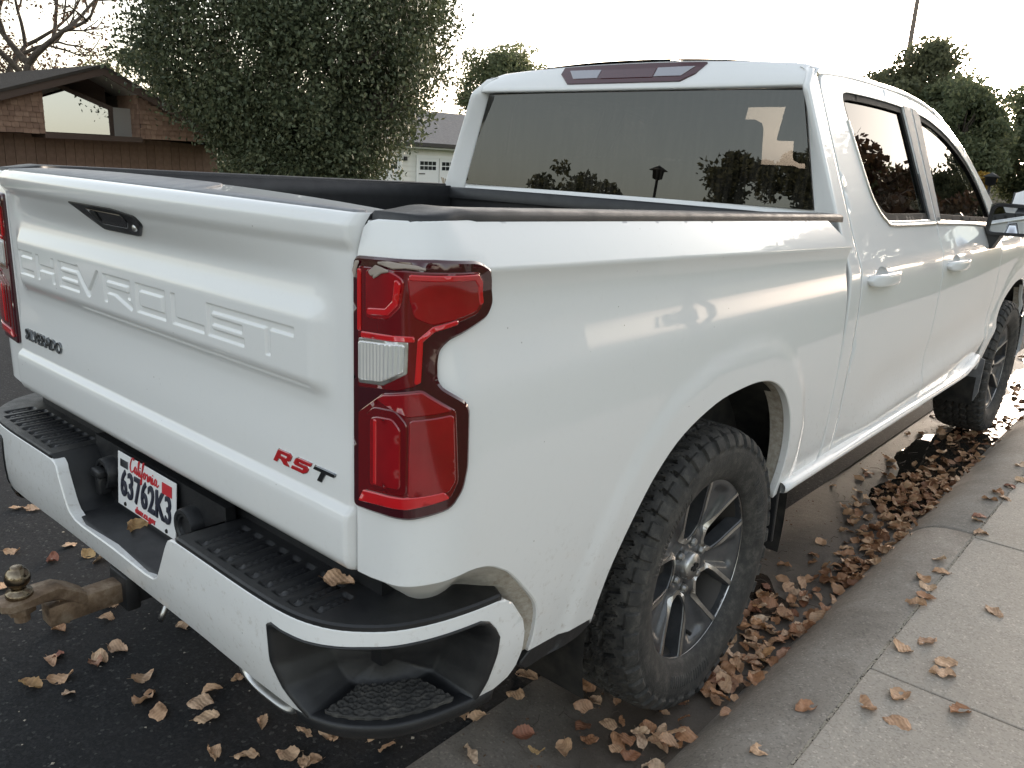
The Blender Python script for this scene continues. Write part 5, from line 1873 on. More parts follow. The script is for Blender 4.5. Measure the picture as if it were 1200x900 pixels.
SWL = [(1.407, 1.259, 'red-brown leaf lying flat on the sidewalk nearest the slab joint', 2), (1.454, 1.368, 'pale tan leaf on the sidewalk just beyond the red-brown one', 4), (1.487, 1.245, 'large ribbed tan leaf on the sidewalk beside the red-brown one', 6), (1.601, 1.417, 'small crumpled leaf with a stalk on the sidewalk by the picture edge', 9), (1.389, 1.629, 'brown leaf on the sidewalk just past the nearest slab joint', 1), (1.435, 1.722, 'long thin tan leaf lying alone on the sidewalk', 3), (1.507, 1.642, 'upper leaf of the touching pair on the sidewalk', 5), (1.515, 1.573, 'lower leaf of the touching pair on the sidewalk', 8), (1.547, 2.085, 'lone narrow leaf far out in the middle of the sidewalk', 3)]
for x, y, lb, k in SWL:
    put_leaf(x, y, .126, .075, lb, 'leaves on the sidewalk', tilt=.12, idx=k)
for x, y in [(1.338, 1.947), (1.349, 2.023), (1.333, 2.106), (1.297, 2.166), (1.336, 2.271), (1.3, 2.377), (1.315, 2.959), (1.363, 2.767), (1.314, 3.331), (1.302, 3.215), (1.333, 3.473), (1.31, 3.868), (1.318, 2.899), (1.35, 3.28), (1.36, 3.6), (1.34, 4.3), (1.33, 4.6)]:
    put_leaf(x, y, .124, .07, 'tan leaf caught along the crack between kerb and sidewalk', 'leaves along the kerb crack', tilt=.15)
put_leaf(1.285, 1.135, .118, .07, 'orange-brown leaf alone on the near top of the kerb', 'leaves on the kerb', tilt=.1, idx=7)
put_leaf(1.266, .887, .116, .06, 'tan leaf on the kerb at the bottom of the view', 'leaves on the kerb', tilt=.1, idx=10)
put_leaf(1.147, 2.67, .062, .075, 'leaf lying on the sloping kerb at its joint', 'leaves on the kerb', tilt=.2, idx=11)
put_leaf(.735, .01, .712, .065, 'curled orange-brown leaf resting on the black bumper step', 'leaf on the bumper', tilt=.15, idx=4, rz=.6)
put_leaf(-.055, -.03, .567, .075, 'brown leaf stuck in the bumper well under the number plate', 'leaf on the bumper', tilt=.3, idx=2)
# the drift along the kerb: a ragged band, thickest at the kerb foot
pile, tries = [], 0
def dens(x, y):
    xc = 1.00 - .05 * math.sin(y * 1.7) - .03 * math.sin(y * 4.1 + 1)
    wd = .085 + .07 * math.sin(y * 1.3 + .6) ** 2
    if y > 1.25:
        wd += .035
    d = math.exp(-((x - xc) / wd) ** 2)
    if y < 1.15:
        d *= .22
    if 1.95 < y < 2.15:
        d *= .5
    if y > 3.9:
        d *= .5
    return d
while len(pile) < 580 and tries < 90000:
    tries += 1
    y = .75 + 4.6 * lr.random() ** 1.25
    x = lr.uniform(.62, 1.10)
    if lr.random() < dens(x, y) + .02:
        pile.append((x, y))
def kz(x):
    return float(np.interp(x, [p[0] for p in KP[1:9]], [p[1] for p in KP[1:9]])) if x > 1.055 else -.008
pile.sort(key=lambda p: math.hypot(p[0] - 1.886, p[1] + .853))
near, rest = pile[:205], pile[205:]
from collections import defaultdict
cnt = defaultdict(int)
def pz(x, y):
    k = (int(x / .05), int(y / .05))
    cnt[k] += 1
    return max(kz(x), float(gz(np.array(x), np.array(y))) if x < 1.06 else 0) + .004 + .005 * (cnt[k] - 1)
for x, y in near:
    put_leaf(x, y, pz(x, y), lr.uniform(.035, .075), 'curled brown leaf in the kerb drift ' + ('right beside the rear tyre' if y < 1.55 else 'just ahead of the rear tyre' if y < 2.1 else 'midway between rear and front wheels' if y < 2.8 else 'by the puddle behind the front wheel'), 'leaf drift along the kerb', LEAF_P if lr.random() < .6 else LEAF, .32)
def joined_leaves(name, places, smin, smax, label, mt):
    Vs, Fs, n0 = [], [], 0
    cache = []
    for me in LEAF:
        v = np.zeros(len(me.vertices) * 3, np.float32)
        me.vertices.foreach_get('co', v)
        cache.append((v.reshape(-1, 3), [tuple(p.vertices) for p in me.polygons]))
    for x, y, z in places:
        V, F = cache[lr.integers(len(cache))]
        s = lr.uniform(smin, smax)
        from mathutils import Euler
        Rm = np.array(Euler((lr.normal(0, .4), lr.normal(0, .4), lr.uniform(0, 6.28))).to_matrix())
        Vs.append((V * s) @ Rm.T + (x, y, z))
        Fs += [tuple(i + n0 for i in f) for f in F]
        n0 += len(V)
    o = ob(name, mesh_np(name, np.concatenate(Vs), Fs), M[mt], None, kind='stuff')
    return tag(o, label, 'leaves')
m = M['leaf_stuff'] = foliage('far_dry_leaves', [(0., (.20, .09, .048)), (.5, (.38, .21, .11)), (1., (.54, .36, .22))], .05)
joined_leaves('leaf_litter', [(x, y, pz(x, y)) for x, y in rest], .045, .07, 'farther brown leaves drifted along the kerb up to the front wheel', 'leaf_stuff')
far_l = [(lr.uniform(.7, 1.15), lr.uniform(5.2, 16), .002) for _ in range(170)] + [(lr.uniform(-1.5, .9), lr.uniform(6, 16), .003) for _ in range(60)]
joined_leaves('leaf_scatter', far_l, .06, .09, 'brown leaves scattered on the wet road ahead of the truck', 'leaf_stuff')
# thin twigs and stalks among the litter
mb = MB()
for _ in range(90):
    x, y = lr.uniform(.70, 1.06), lr.uniform(.5, 4.2)
    a, ln = lr.uniform(0, 6.28), lr.uniform(.02, .075)
    z = float(gz(np.array(x), np.array(y))) + .004
    mb.tube([(x, y, z), (x + math.cos(a) * ln * .5, y + math.sin(a) * ln * .5, z + .006), (x + math.cos(a + .3) * ln, y + math.sin(a + .3) * ln, z + .002)], .0011, 4, False)
tag(mb.build('twigs', M['crumb_dark'] if 'crumb_dark' in M else M['bark'], None, kind='stuff'), 'thin broken twigs and leaf stalks in the gutter', 'twigs')
# pale crumbs on the asphalt and in the joints
def crumbs(name, pts, smin, smax, mt, label):
    Vs, Fs = [], []
    for i, (x, y, z) in enumerate(pts):
        s = lr.uniform(smin, smax)
        a = lr.uniform(0, 6.28)
        e = lr.uniform(.35, 1.)
        c, d = math.cos(a) * s, math.sin(a) * s
        k = len(Vs)
        Vs += [(x + c, y + d, z), (x - d * e, y + c * e, z + s * .2), (x - c, y - d, z), (x + d * e, y - c * e, z + s * .1), (x, y, z + s * .5)]
        Fs += [(k, k + 1, k + 4), (k + 1, k + 2, k + 4), (k + 2, k + 3, k + 4), (k + 3, k, k + 4)]
    o = ob(name, mesh_np(name, np.array(Vs), Fs, False), M[mt], None, kind='stuff')
    return tag(o, label, 'debris')
pts = [(lr.uniform(-3.5, .58), lr.uniform(-.6, 2.5), .002) for _ in range(380)]
crumbs('leaf_crumbs', pts, .0015, .0065, 'chip', 'pale crumbs of leaf scattered over the black asphalt')
pts = [(1.3455 + lr.normal(0, .003), .4 + 6 * lr.random() ** 1.5, .1185) for _ in range(3000)] + [(lr.uniform(1.06, 1.34), 2.757 + lr.normal(0, .008), .105) for _ in range(0)]
crumbs('joint_grit', pts, .0025, .0058, 'chip', 'pale grit filling the crack between kerb and sidewalk')
pts = [(lr.uniform(.6, 1.06), lr.uniform(.3, 5), .0) for _ in range(420)]
pts = [(x, y, float(gz(np.array(x), np.array(y))) + .001) for x, y, z in pts]
m = M['crumb_dark'] = mat('brown_crumb', (.13, .08, .05), .9)
crumbs('gutter_crumbs', pts, .002, .008, 'crumb_dark', 'brown leaf crumbs and grit in the gutter')
# ------------------------------------------------------------------ vegetation builders
def leaf_cloud(name, cen, size, mt, seed, aspect=.55, droop=0.):
    """one small folded leaf per centre"""
    r = np.random.default_rng(seed)
    n = len(cen)
    a = r.normal(size=(n, 3)); a[:, 2] -= droop
    a /= np.linalg.norm(a, axis=1)[:, None]
    b = np.cross(a, r.normal(size=(n, 3)))
    b /= np.linalg.norm(b, axis=1)[:, None] + 1e-9
    s = (size * r.uniform(.6, 1.3, n))[:, None]
    V = np.stack([cen - a * s, cen + b * s * aspect, cen + a * s, cen - b * s * aspect], 1).reshape(-1, 3)
    F = np.arange(n * 4, dtype=np.int32).reshape(n, 4)
    return mesh_np(name, V, F, False)

def grow(root, height, rad, seed, spread=.6, levels=4, lean=(0, 0), first=.35, kids=3):
    """branch skeleton: list of (points, radii) and the tip positions"""
    r = np.random.default_rng(seed)
    segs, tips = [], []
    def go(p, d, L, rd, lv):
        pts, k = [p.copy()], 4
        for i in range(k):
            d = d + r.normal(0, .13, 3) + np.array([0, 0, .06])
            d /= np.linalg.norm(d)
            p = p + d * L / k
            pts.append(p.copy())
        segs.append((pts, list(np.linspace(rd, rd * .6, k + 1))))
        if lv == 0:
            tips.append(p)
            return
        for j in range(kids if lv > 1 else kids + 1):
            ax = r.normal(size=3)
            ax -= d * (ax @ d)
            ax /= np.linalg.norm(ax)
            nd = d * (1 - spread * .45) + ax * spread * r.uniform(.6, 1.25)
            nd /= np.linalg.norm(nd)
            q = pts[-1] if j < 2 else pts[-2]
            go(q.copy(), nd, L * r.uniform(.62, .82), rd * .58, lv - 1)
    d0 = np.array([lean[0], lean[1], 1.])
    go(np.array(root, float), d0 / np.linalg.norm(d0), height * first, rad, levels)
    return segs, np.array(tips)

def tree(name, label, cat_group, loc, height, rad, seed, mt, n_leaf, leaf, clumps, crown_c, crown_r, levels=3, spread=.65, use_tips=False, first=.35, kids=3, droop=0., clump_r=.5, low=None):
    t = thing(name, label, 'tree', loc, 0, cat_group)
    segs, tips = grow((0, 0, 0), height, rad, seed, spread, levels, first=first, kids=kids)
    mb = MB()
    for pts, rr in segs:
        mb.tube(pts, rr, 7, False)
    mb.build('trunk', M['bark'], t, True)
    r = np.random.default_rng(seed + 1)
    if use_tips:
        base = tips
    else:
        u = r.normal(size=(clumps, 3))
        u /= np.linalg.norm(u, axis=1)[:, None]
        base = u * (r.uniform(.25, 1., clumps) ** .45)[:, None] * np.array(crown_r) + np.array(crown_c)
        if low is not None:
            fq = .16 + .84 * sst(.4, 4.8, base[:, 2])
            fl_ = .48 + .52 * sst(1.5, 4.0, base[:, 2])
            base[:, 1] = np.where(base[:, 1] > 0, base[:, 1] * fq, base[:, 1] * fl_)
            base[:, 2] = np.maximum(base[:, 2], low + r.uniform(0, .5, clumps))
    w = r.uniform(.3, 1.7, len(base))
    idx = r.choice(len(base), n_leaf, p=w / w.sum())
    cr = clump_r * r.uniform(.55, 1.25, len(base))
    g = r.normal(size=(n_leaf, 3))
    g /= np.linalg.norm(g, axis=1)[:, None]
    cen = base[idx] + g * (r.uniform(0, 1, n_leaf) ** .5)[:, None] * cr[idx][:, None] * np.array([1, 1, .8])
    cen[:, 2] -= droop * r.random(n_leaf) ** 2
    ob('crown', leaf_cloud('crown', cen, leaf, mt, seed + 2, droop=.6 if droop else 0), M[mt], t)
    return t

def gz_(x):
    return float(terrain(x))

# ------------------------------------------------------------------ things across the street
# big dense tree by the brown house
tree('broad_tree', 'large dense grey-green tree filling the left middle behind the truck bed', 'street trees', (-13.0, 9.6, gz_(-13)), 5.4, .19, 21, 'fol_grey', 230000, .046, 470, (0.0, -.05, 4.6), (2.9, 3.15, 3.9), 3, .7, clump_r=.66, droop=.55, low=.75)
# bare-branched autumn tree behind the brown house
tree('autumn_tree', 'sparse brown-leaved tree with bare limbs rising behind the brown house', 'street trees', (-26.0, 9.15, gz_(-26) - .2), 10.4, .34, 47, 'fol_brown', 8000, .065, 0, (0, 0, 0), (1, 1, 1), 5, .72, True, .30, 3, clump_r=.85)
tree('background_tree', 'mid green tree rising behind the white garage roof', 'trees behind the houses', (-33.0, 38.2, gz_(-33)), 6.2, .22, 55, 'fol_mid', 24000, .115, 74, (-.2, -.2, 6.3), (2.3, 2.9, 3.0), 3, .6, clump_r=.95)
tree('background_tree', 'dark tree low behind the brown house gable', 'trees behind the houses', (-34.0, 17, gz_(-34)), 5.5, .2, 58, 'fol_dark', 12000, .11, 40, (0, 0, 4.2), (2.6, 3.2, 2.4), 3, .6, clump_r=.9)
# trees beyond the cab on the right
tree('roadside_tree', 'tall dark tree beside the utility pole beyond the cab roof', 'trees up the street', (-9.6, 38, gz_(-9.6)), 6.0, .22, 61, 'fol_dark', 42000, .10, 95, (0, 0, 4.3), (2.6, 2.3, 2.9), 3, .6, clump_r=.85)
tree('roadside_tree', 'dense green tree in the middle of the right hand row', 'trees up the street', (-7.2, 36, gz_(-7.2)), 5.0, .2, 64, 'fol_mid', 38000, .09, 80, (0, 0, 3.3), (1.9, 2.0, 2.4), 3, .6, clump_r=.8)
tree('roadside_tree', 'pale green sunlit tree at the right edge beyond the mirror', 'trees up the street', (-6.1, 44, gz_(-6)), 5.4, .2, 67, 'fol_mid', 30000, .10, 70, (0, 0, 3.4), (2.3, 2.2, 2.5), 3, .6, clump_r=.85)
tree('roadside_tree', 'far dark tree behind the rest of the right hand row', 'trees up the street', (-13.5, 50, gz_(-13.5)), 6.5, .24, 70, 'fol_dark', 26000, .13, 70, (0, 0, 4.4), (3.4, 3.0, 3.4), 3, .6, clump_r=1.0)
tree('roadside_tree', 'round dark tree farthest right up the street', 'trees up the street', (-2.5, 52, 0), 6, .24, 73, 'fol_dark', 26000, .13, 60, (0, 0, 4.2), (3.2, 3.0, 3.0), 3, .6, clump_r=1.0)
tree('sunglow_tree', 'small tree with golden sun glow coloured into its leaves, beside the post', None, (-5.25, 33, 0), 1.3, .05, 76, 'fol_sunglow', 1500, .05, 12, (0, 0, 1.62), (.36, .3, .18), 2, .6, clump_r=.22)
# utility pole and lantern post
t = thing('utility_pole', 'thin wooden utility pole standing above the trees on the right', 'utility pole', (-10.9, 40.5, gz_(-10.9)))
mb = MB(); mb.tube([(0, 0, 0), (.0, 0, 6), (.05, 0, 13.5)], [.14, .12, .085], 10); mb.build('shaft', M['pole'], t, True)
mb = MB(); mb.box((-.9, -.06, 12.3), (.9, .06, 12.42)); mb.build('cross_arm', M['pole'], t)
def lantern(loc, label, h=3.0):
    t = thing('street_lamp', label, 'street lamp', loc, 0, 'street lamps')
    mb = MB(); mb.tube([(0, 0, 0), (0, 0, .3), (0, 0, h)], [.09, .06, .045], 10); mb.build('post', M['black_iron'], t, True)
    mb = MB(); mb.lathe([(.05, h), (.16, h + .04), (.19, h + .28), (.30, h + .30), (.08, h + .42), (0, h + .46)], 'z', n=16); mb.build('lamp_head', M['black_iron'], t, True)
    mb = MB(); mb.lathe([(.13, h + .05), (.165, h + .27)], 'z', n=16); mb.build('lamp_glass', M['lamp_glass'], t, True)
    return t
lantern((-4.95, 32.5, 0), 'dark lantern post beside the sun-glow tree up the street', 1.45)

# ---- brown shingled house across the street (facade runs along the street)
HX = -17.0
gH = gz_(HX)
house = thing('brown_house', 'low brown shingled house with a wide gable window, across the street at left', 'house', (0, 0, 0))
def hp_(name, mb, mt, parent=house, **k):
    return mb.build(name, M[mt], parent, **k)
AY, AZ = 7.2, 3.05                       # gable apex
def roof_z(y):
    return AZ - (AY - y) * .335 if y < AY else AZ - (y - AY) * .475
YL, YR, ZB = 2.6, 10.2, 1.58
mb = MB(); mb.box((HX - 8, YL + .2, gH), (HX - .75, YR + .05, ZB + .05)); wall = hp_('wall', mb, 'board')
bd = MB().box((-.012, .004, gH - .02), (.012, .196, ZB - .02)).mesh('board')
bd.materials.append(M['board'])
for k in range(40):
    y = YL + .25 + .2 * k
    if y + .2 > YR + .06:
        break
    o = ob('board', bd, None, wall)
    o.location = (HX - .74 + .004 * (k % 3), y, 0)
# upper box: left and right shingled cheeks with a recess between
W0, W1 = 6.02, 8.0                       # recess from y=W0 to y=W1
def gable(name, y0, y1, xo, xi, mt):
    mb = MB()
    poly = [(y0, ZB), (y1, ZB), (y1, roof_z(y1) - .16)] + ([(AY, AZ - .16)] if y0 < AY < y1 else []) + [(y0, roof_z(y0) - .16)]
    mb.prism(poly, lambda u, v, d: (d, u, v), xi, xo)
    return hp_(name, mb, mt)
lw = gable('gable_wall', YL, W0, HX, HX - 6, 'fascia')
rw = gable('gable_wall', W1, YR, HX, HX - 6, 'fascia')
def courses(parent, y0, y1, xo, sd):
    r = np.random.default_rng(sd)
    mb = MB()
    for c in range(14):
        z0 = ZB + .0 + c * .105
        y = y0 - r.uniform(0, .1)
        while y < y1:
            wd = r.uniform(.10, .17)
            a, b = max(y, y0) + .003, min(y + wd, y1) - .003
            if b > a + .02 and z0 + .06 < min(roof_z(a), roof_z(b)) - .16:
                zt = min(z0 + .13, roof_z(a) - .16, roof_z(b) - .16)
                t0 = xo + .026 + r.uniform(0, .006)
                dz = r.uniform(-.006, .006)
                mb.add([(xo, a, z0 + dz), (t0, a, z0 + dz), (xo + .006, a, zt), (xo, b, z0 + dz), (t0, b, z0 + dz), (xo + .006, b, zt)], [(1, 4, 5, 2), (0, 3, 4, 1), (0, 1, 2), (3, 5, 4)])
            y += wd
    o = hp_('shingle_courses', mb, 'shingle', parent)
    o['kind'] = 'stuff'
courses(lw, YL, W0, HX, 1)
courses(rw, W1, YR, HX, 2)
# right reveal, shingled and facing left
r2 = np.random.default_rng(5)
mb = MB()
for c in range(10):
    z0 = ZB + c * .105
    x = HX - 1.0
    while x < HX:
        wd = r2.uniform(.10, .17)
        b = min(x + wd, HX) - .003
        if z0 + .13 < roof_z(W1) - .10:
            mb.add([(x, W1, z0), (x, W1 - .028, z0), (x, W1 - .006, z0 + .125), (b, W1, z0), (b, W1 - .028, z0), (b, W1 - .006, z0 + .125)], [(1, 4, 5, 2), (0, 3, 4, 1), (0, 1, 2), (3, 5, 4)])
        x += wd
o = hp_('shingle_courses', mb, 'shingle', rw)
o['kind'] = 'stuff'
mb = MB(); mb.box((HX - 6, W0 - .02, ZB - .08), (HX + .03, W1 + .02, ZB + .03)); hp_('sill_band', mb, 'fascia')
# recessed window wall
XW = HX - .95
xw = lambda y: XW + (y - 6.02) * .325
win = MB(); win.prism([(W0, ZB + .05), (7.55, ZB + .05), (7.55, 2.17), (6.62, 2.62), (W0, 2.45)], lambda u, v, d: (d + xw(u) - (v - 1.6) * .035, u, v), 0, .012)
window = hp_('window', win, 'house_glass')
mb = MB(); mb.prism([(W0 - .1, ZB), (7.62, ZB), (7.62, roof_z(7.62) - .2), (AY, AZ - .22), (W0 - .1, roof_z(W0) - .2)], lambda u, v, d: (d, u, v), XW - .3, XW - .25); hp_('room_back', mb, 'soffit', window)
mb = MB(); mb.prism([(6.55, 2.66), (7.62, 2.22), (7.62, 2.12), (6.60, 2.56)], lambda u, v, d: (d + xw(u), u, v), -.01, .05); mb.box((xw(7.55) - .01, 7.52, ZB + .02), (xw(7.55) + .05, 7.60, 2.2)); hp_('window_frame', mb, 'fascia', window)
mb = MB(); mb.prism([(6.3, 2.60), (7.7, 2.10), (7.7, roof_z(7.7) - .15), (AY, AZ - .15), (6.3, roof_z(6.3) - .15)], lambda u, v, d: (d, u, v), XW - .04, XW - .015); hp_('gable_board', mb, 'fascia')
mb = MB(); mb.box((xw(7.6) - .02, 7.60, ZB + .03), (xw(7.6) + .06, 7.98, 2.22)); hp_('window_panel', mb, 'soffit')
# roof planes with thick fascia, soffit between
mb = MB()
for y0, y1 in ((YL - .5, AY), (AY, YR + .25)):
    poly = [(y0, roof_z(y0)), (y1, roof_z(y1)), (y1, roof_z(y1) - .06), (y0, roof_z(y0) - .06)]
    mb.prism(poly, lambda u, v, d: (d, u, v), HX - 9, HX + .22)
roof = hp_('roof', mb, 'roof_dark')
mb = MB()
for y0, y1 in ((YL - .5, AY), (AY, YR + .25)):
    poly = [(y0, roof_z(y0) - .055), (y1, roof_z(y1) - .055), (y1, roof_z(y1) - .21), (y0, roof_z(y0) - .21)]
    mb.prism(poly, lambda u, v, d: (d, u, v), HX + .14, HX + .20)
hp_('fascia', mb, 'fascia', roof)
mb = MB()
for y0, y1 in ((W0, AY), (AY, W1)):
    poly = [(y0, roof_z(y0) - .14), (y1, roof_z(y1) - .14), (y1, roof_z(y1) - .17), (y0, roof_z(y0) - .17)]
    mb.prism(poly, lambda u, v, d: (d, u, v), XW - .3, HX + .14)
hp_('soffit', mb, 'soffit', roof)
# side wing to the left, lower roof with a light edge
mb = MB(); mb.box((HX - 7, -6, gH), (HX - .8, YL + .2, 1.45)); hp_('side_wall', mb, 'board')
mb = MB(); mb.box((HX - 10.5, 3.2, 2.35), (HX - 8.6, 6.7, 2.47)); mb.box((HX - 8.75, 3.2, 2.47), (HX - 8.6, 6.7, 2.55)); hp_('back_roof', mb, 'roof_dark')

# ---- white garage building
GX = -24.0
gG = gz_(GX)
gar = thing('white_garage', 'cream sided garage with two white carriage doors under a grey roof, behind the truck', 'garage')
mb = MB(); mb.box((GX - 7, 18.6, gG), (GX - .02, 31, 1.98)); gw = mb.build('wall', M['siding'], gar)
mb = MB()
for k in range(15):
    z = gG + .05 + .2 * k
    if z > 1.9:
        break
    mb.add([(GX - .02, 18.6, z), (GX + .012, 18.6, z), (GX - .01, 18.6, z + .2), (GX - .02, 31, z), (GX + .012, 31, z), (GX - .01, 31, z + .2)], [(1, 4, 5, 2), (0, 3, 4, 1), (0, 1, 2), (3, 5, 4)])
o = mb.build('siding_courses', M['siding'], gw)
mb = MB(); mb.prism([(GX + .45, 1.99), (GX - 3.6, 3.55), (GX - 7.6, 1.99), (GX - 7.6, 1.87), (GX - 3.6, 3.43), (GX + .45, 1.87)], lambda u, v, d: (u, d, v), 18.1, 31.4); gr = mb.build('roof', M['roof_grey'], gar)
mb = MB(); mb.box((GX + .40, 18.1, 1.88), (GX + .54, 31.4, 2.03)); mb.build('gutter', M['black_iron'], gr)
mb = MB(); mb.box((GX + .05, 18.2, 1.80), (GX + .40, 31.3, 1.86)); mb.build('soffit', M['trim'], gr)
def carriage_door(y0, y1):
    zt = 1.44
    mb = MB(); mb.box((GX, y0, gG), (GX + .03, y1, zt)); d = mb.build('garage_door', M['garage'], gar)
    mb = MB()
    mb.box((GX + .0, y0 - .10, gG), (GX + .05, y0, zt)); mb.box((GX, y1, gG), (GX + .05, y1 + .10, zt)); mb.box((GX, y0 - .10, zt), (GX + .05, y1 + .10, zt + .10))
    mb.build('door_frame', M['trim'], d)
    wd = (y1 - y0)
    for a in (.04, .56):
        ya, yb = y0 + wd * a, y0 + wd * (a + .385)
        mb = MB()
        for i in range(4):
            for j in range(2):
                cy = ya + (yb - ya) * (i + .5) / 4
                cz = zt - .12 - .19 * (j + .5) - .0
                mb.box((GX + .031, cy - (yb - ya) / 8 + .015, cz - .075), (GX + .036, cy + (yb - ya) / 8 - .015, cz + .075))
        mb.build('window_panes', M['pane_dark'], d)
    mb = MB()
    for a, b in ((.02, .16), (.84, .98)):
        mb.box((GX + .03, y0 + wd * a, zt - .66), (GX + .045, y0 + wd * b, zt - .62))
        mb.box((GX + .03, y0 + wd * a, zt - 1.9), (GX + .045, y0 + wd * b, zt - 1.86))
    mb.build('strap_hinge', M['black_iron'], d)
    mb = MB(); mb.box((GX + .03, y0 + wd * .495, gG), (GX + .04, y0 + wd * .505, zt)); mb.build('door_split', M['soffit'], d)
carriage_door(22.75, 25.15)
carriage_door(19.45, 21.75)
mb = MB()
mb.box((GX + .01, 21.98, 1.30), (GX + .10, 22.10, 1.46)); mb.build('wall_lamp', M['black_iron'], gar)
# dry ornamental grass in front of the garage
def stalks(loc, n, h, sd, label, name='ornamental_grass'):
    r = np.random.default_rng(sd)
    mb = MB()
    for k in range(n):
        a = r.uniform(0, 6.28); ln = r.uniform(.1, .75) * h; hh = h * r.uniform(.6, 1)
        mb.tube([(0, 0, 0), (math.cos(a) * ln * .3, math.sin(a) * ln * .3, hh * .6), (math.cos(a) * ln, math.sin(a) * ln, hh)], [.02, .014, .03], 4, False)
    o = mb.build(name, M['stem'], None, location=None) if False else ob(name, mb.mesh(name), M['stem'])
    o.location = loc
    return tag(o, label, 'plant')
stalks((-21.5, 22.1, gz_(-21.5)), 16, 1.75, 3, 'dry feathery grass stalks in front of the white garage doors')
# shrub and lawn at the far left
def shrub(loc, sx, sz, n, mt, sd, label, leaf=.04, group=None):
    t = thing('shrub', label, 'shrub', loc, 0, group)
    r = np.random.default_rng(sd)
    mb = MB()
    for k in range(7):
        a = r.uniform(0, 6.28)
        mb.tube([(0, 0, 0), (math.cos(a) * sx * .3, math.sin(a) * sx * .3, sz * .5), (math.cos(a) * sx * .6, math.sin(a) * sx * .6, sz * .9)], [.02, .012, .006], 5, False)
    mb.build('stem', M['bark'], t)
    u = r.normal(size=(26, 3)); u /= np.linalg.norm(u, axis=1)[:, None]
    base = u * (r.uniform(.2, 1, 26) ** .5)[:, None] * np.array([sx, sx, sz * .5]) + np.array([0, 0, sz * .5])
    idx = r.integers(26, size=n)
    cen = base[idx] + r.normal(size=(n, 3)) * .16
    cen[:, 2] = np.abs(cen[:, 2])
    ob('foliage', leaf_cloud('foliage', cen, leaf, mt, sd), M[mt], t)
    return t
shrub((-15.6, 4.3, gz_(-15.6)), .9, 1.25, 9000, 'fol_mid', 81, 'green shrub on the lawn at the far left edge')
shrub((-15.9, 2.6, gz_(-15.9)), 1.0, 1.1, 7000, 'fol_dark', 82, 'darker shrub beside the brown house wall')
shrub((-18.6, 12.2, gz_(-18.6)), 1.5, 2.3, 12000, 'fol_dark', 84, 'tall dark shrub between the brown house and the big tree', .06)
shrub((-10.5, 38.5, gz_(-10)), 1.6, 1.4, 9000, 'fol_dark', 83, 'low hedge shrub under the right hand trees', .07)
# blades of grass on the far lawn
r = np.random.default_rng(91)
n = 26000
bx_ = np.stack([r.uniform(-15.5, -10.62, n), r.uniform(.2, 6.5, n)], 1)
keep = ~((bx_[:, 1] > 2.9) & (bx_[:, 1] < 8.5))
bx_ = bx_[keep]; n = len(bx_)
zb = terrain(bx_[:, 0]) - .05
hgt = r.uniform(.10, .19, n); an = r.uniform(0, 6.28, n); wd = .012
ca, sa = np.cos(an), np.sin(an)
V = np.stack([np.stack([bx_[:, 0] - ca * wd, bx_[:, 1] - sa * wd, zb], 1), np.stack([bx_[:, 0] + ca * wd, bx_[:, 1] + sa * wd, zb], 1), np.stack([bx_[:, 0] - sa * .05, bx_[:, 1] + ca * .05, zb + hgt], 1)], 1).reshape(-1, 3)
o = ob('lawn_grass', mesh_np('lawn_grass', V, np.arange(n * 3, dtype=np.int32).reshape(n, 3), False), M['grass'], None, kind='stuff')
tag(o, 'short green grass on the lawn across the street', 'grass')
# distant house, parked van up the street
t = thing('grey_roof_house', 'distant house with a low grey roof beyond the mirror', 'house', (-7.6, 58, 0))
mb = MB(); mb.box((-5, 0, -.4), (5, 7, 1.6)); mb.build('wall', M['stucco'], t)
mb = MB(); mb.prism([(-5.6, 1.5), (0, 3.0), (5.6, 1.5), (5.6, 1.38), (0, 2.88), (-5.6, 1.38)], lambda u, v, d: (u, d, v), -.6, 7.6); mb.build('roof', M['roof_grey'], t)
def car(name, label, loc, rz, mt, h=1.9, L=4.8, W=1.9, group='parked vehicles'):
    t = thing(name, label, 'van' if h > 1.7 else 'car', loc, rz, group)
    prof = [(-L / 2, .35), (-L / 2 - .02, .8), (-L / 2 + .05, h * .62), (-L / 2 + .25, h * .96), (-L / 2 + .6, h), (L * .18, h), (L * .30, h * .70), (L / 2 - .1, h * .55), (L / 2, h * .42), (L / 2, .35)]
    prof = smooth_poly(prof, 3)
    rows = []
    for k, s in ((0, .0), (.06, .86), (.2, .96), (.5, 1.0), (.8, .96), (.94, .86), (1, 0)):
        y = (k - .5) * W
        rows.append([(x * (.97 + .03 * s), y, .35 + (z - .35) * (s if s > 0 else .0) * (.94 + .06 * s)) for x, z in prof])
    ob('body', grid_mesh('body', np.array(rows)), M[mt], t)
    mb = MB()
    for s in (-1, 1):
        mb.prism([(-L * .38, h * .60), (L * .22, h * .60), (L * .14, h * .90), (-L * .36, h * .90)], lambda u, v, d: (u, d, v), s * (W / 2 - .03), s * (W / 2 + .004))
    mb.build('window', M['pane_dark'], t)
    for x in (-L * .31, L * .31):
        for s in (-1, 1):
            mb = MB(); mb.lathe([(0, -.1), (.2, -.1), (.33, -.09), (.34, 0), (.33, .09), (.2, .1), (0, .1)], 'y', (x, s * (W / 2 - .12), .34), 20)
            mb.build('wheel', M['rubber'], t, True)
    return t
car('parked_van', 'white van parked up the street, half hidden by the mirror', (-2.45, 30, 0), R_(90), 'van', 1.45, 4.6)

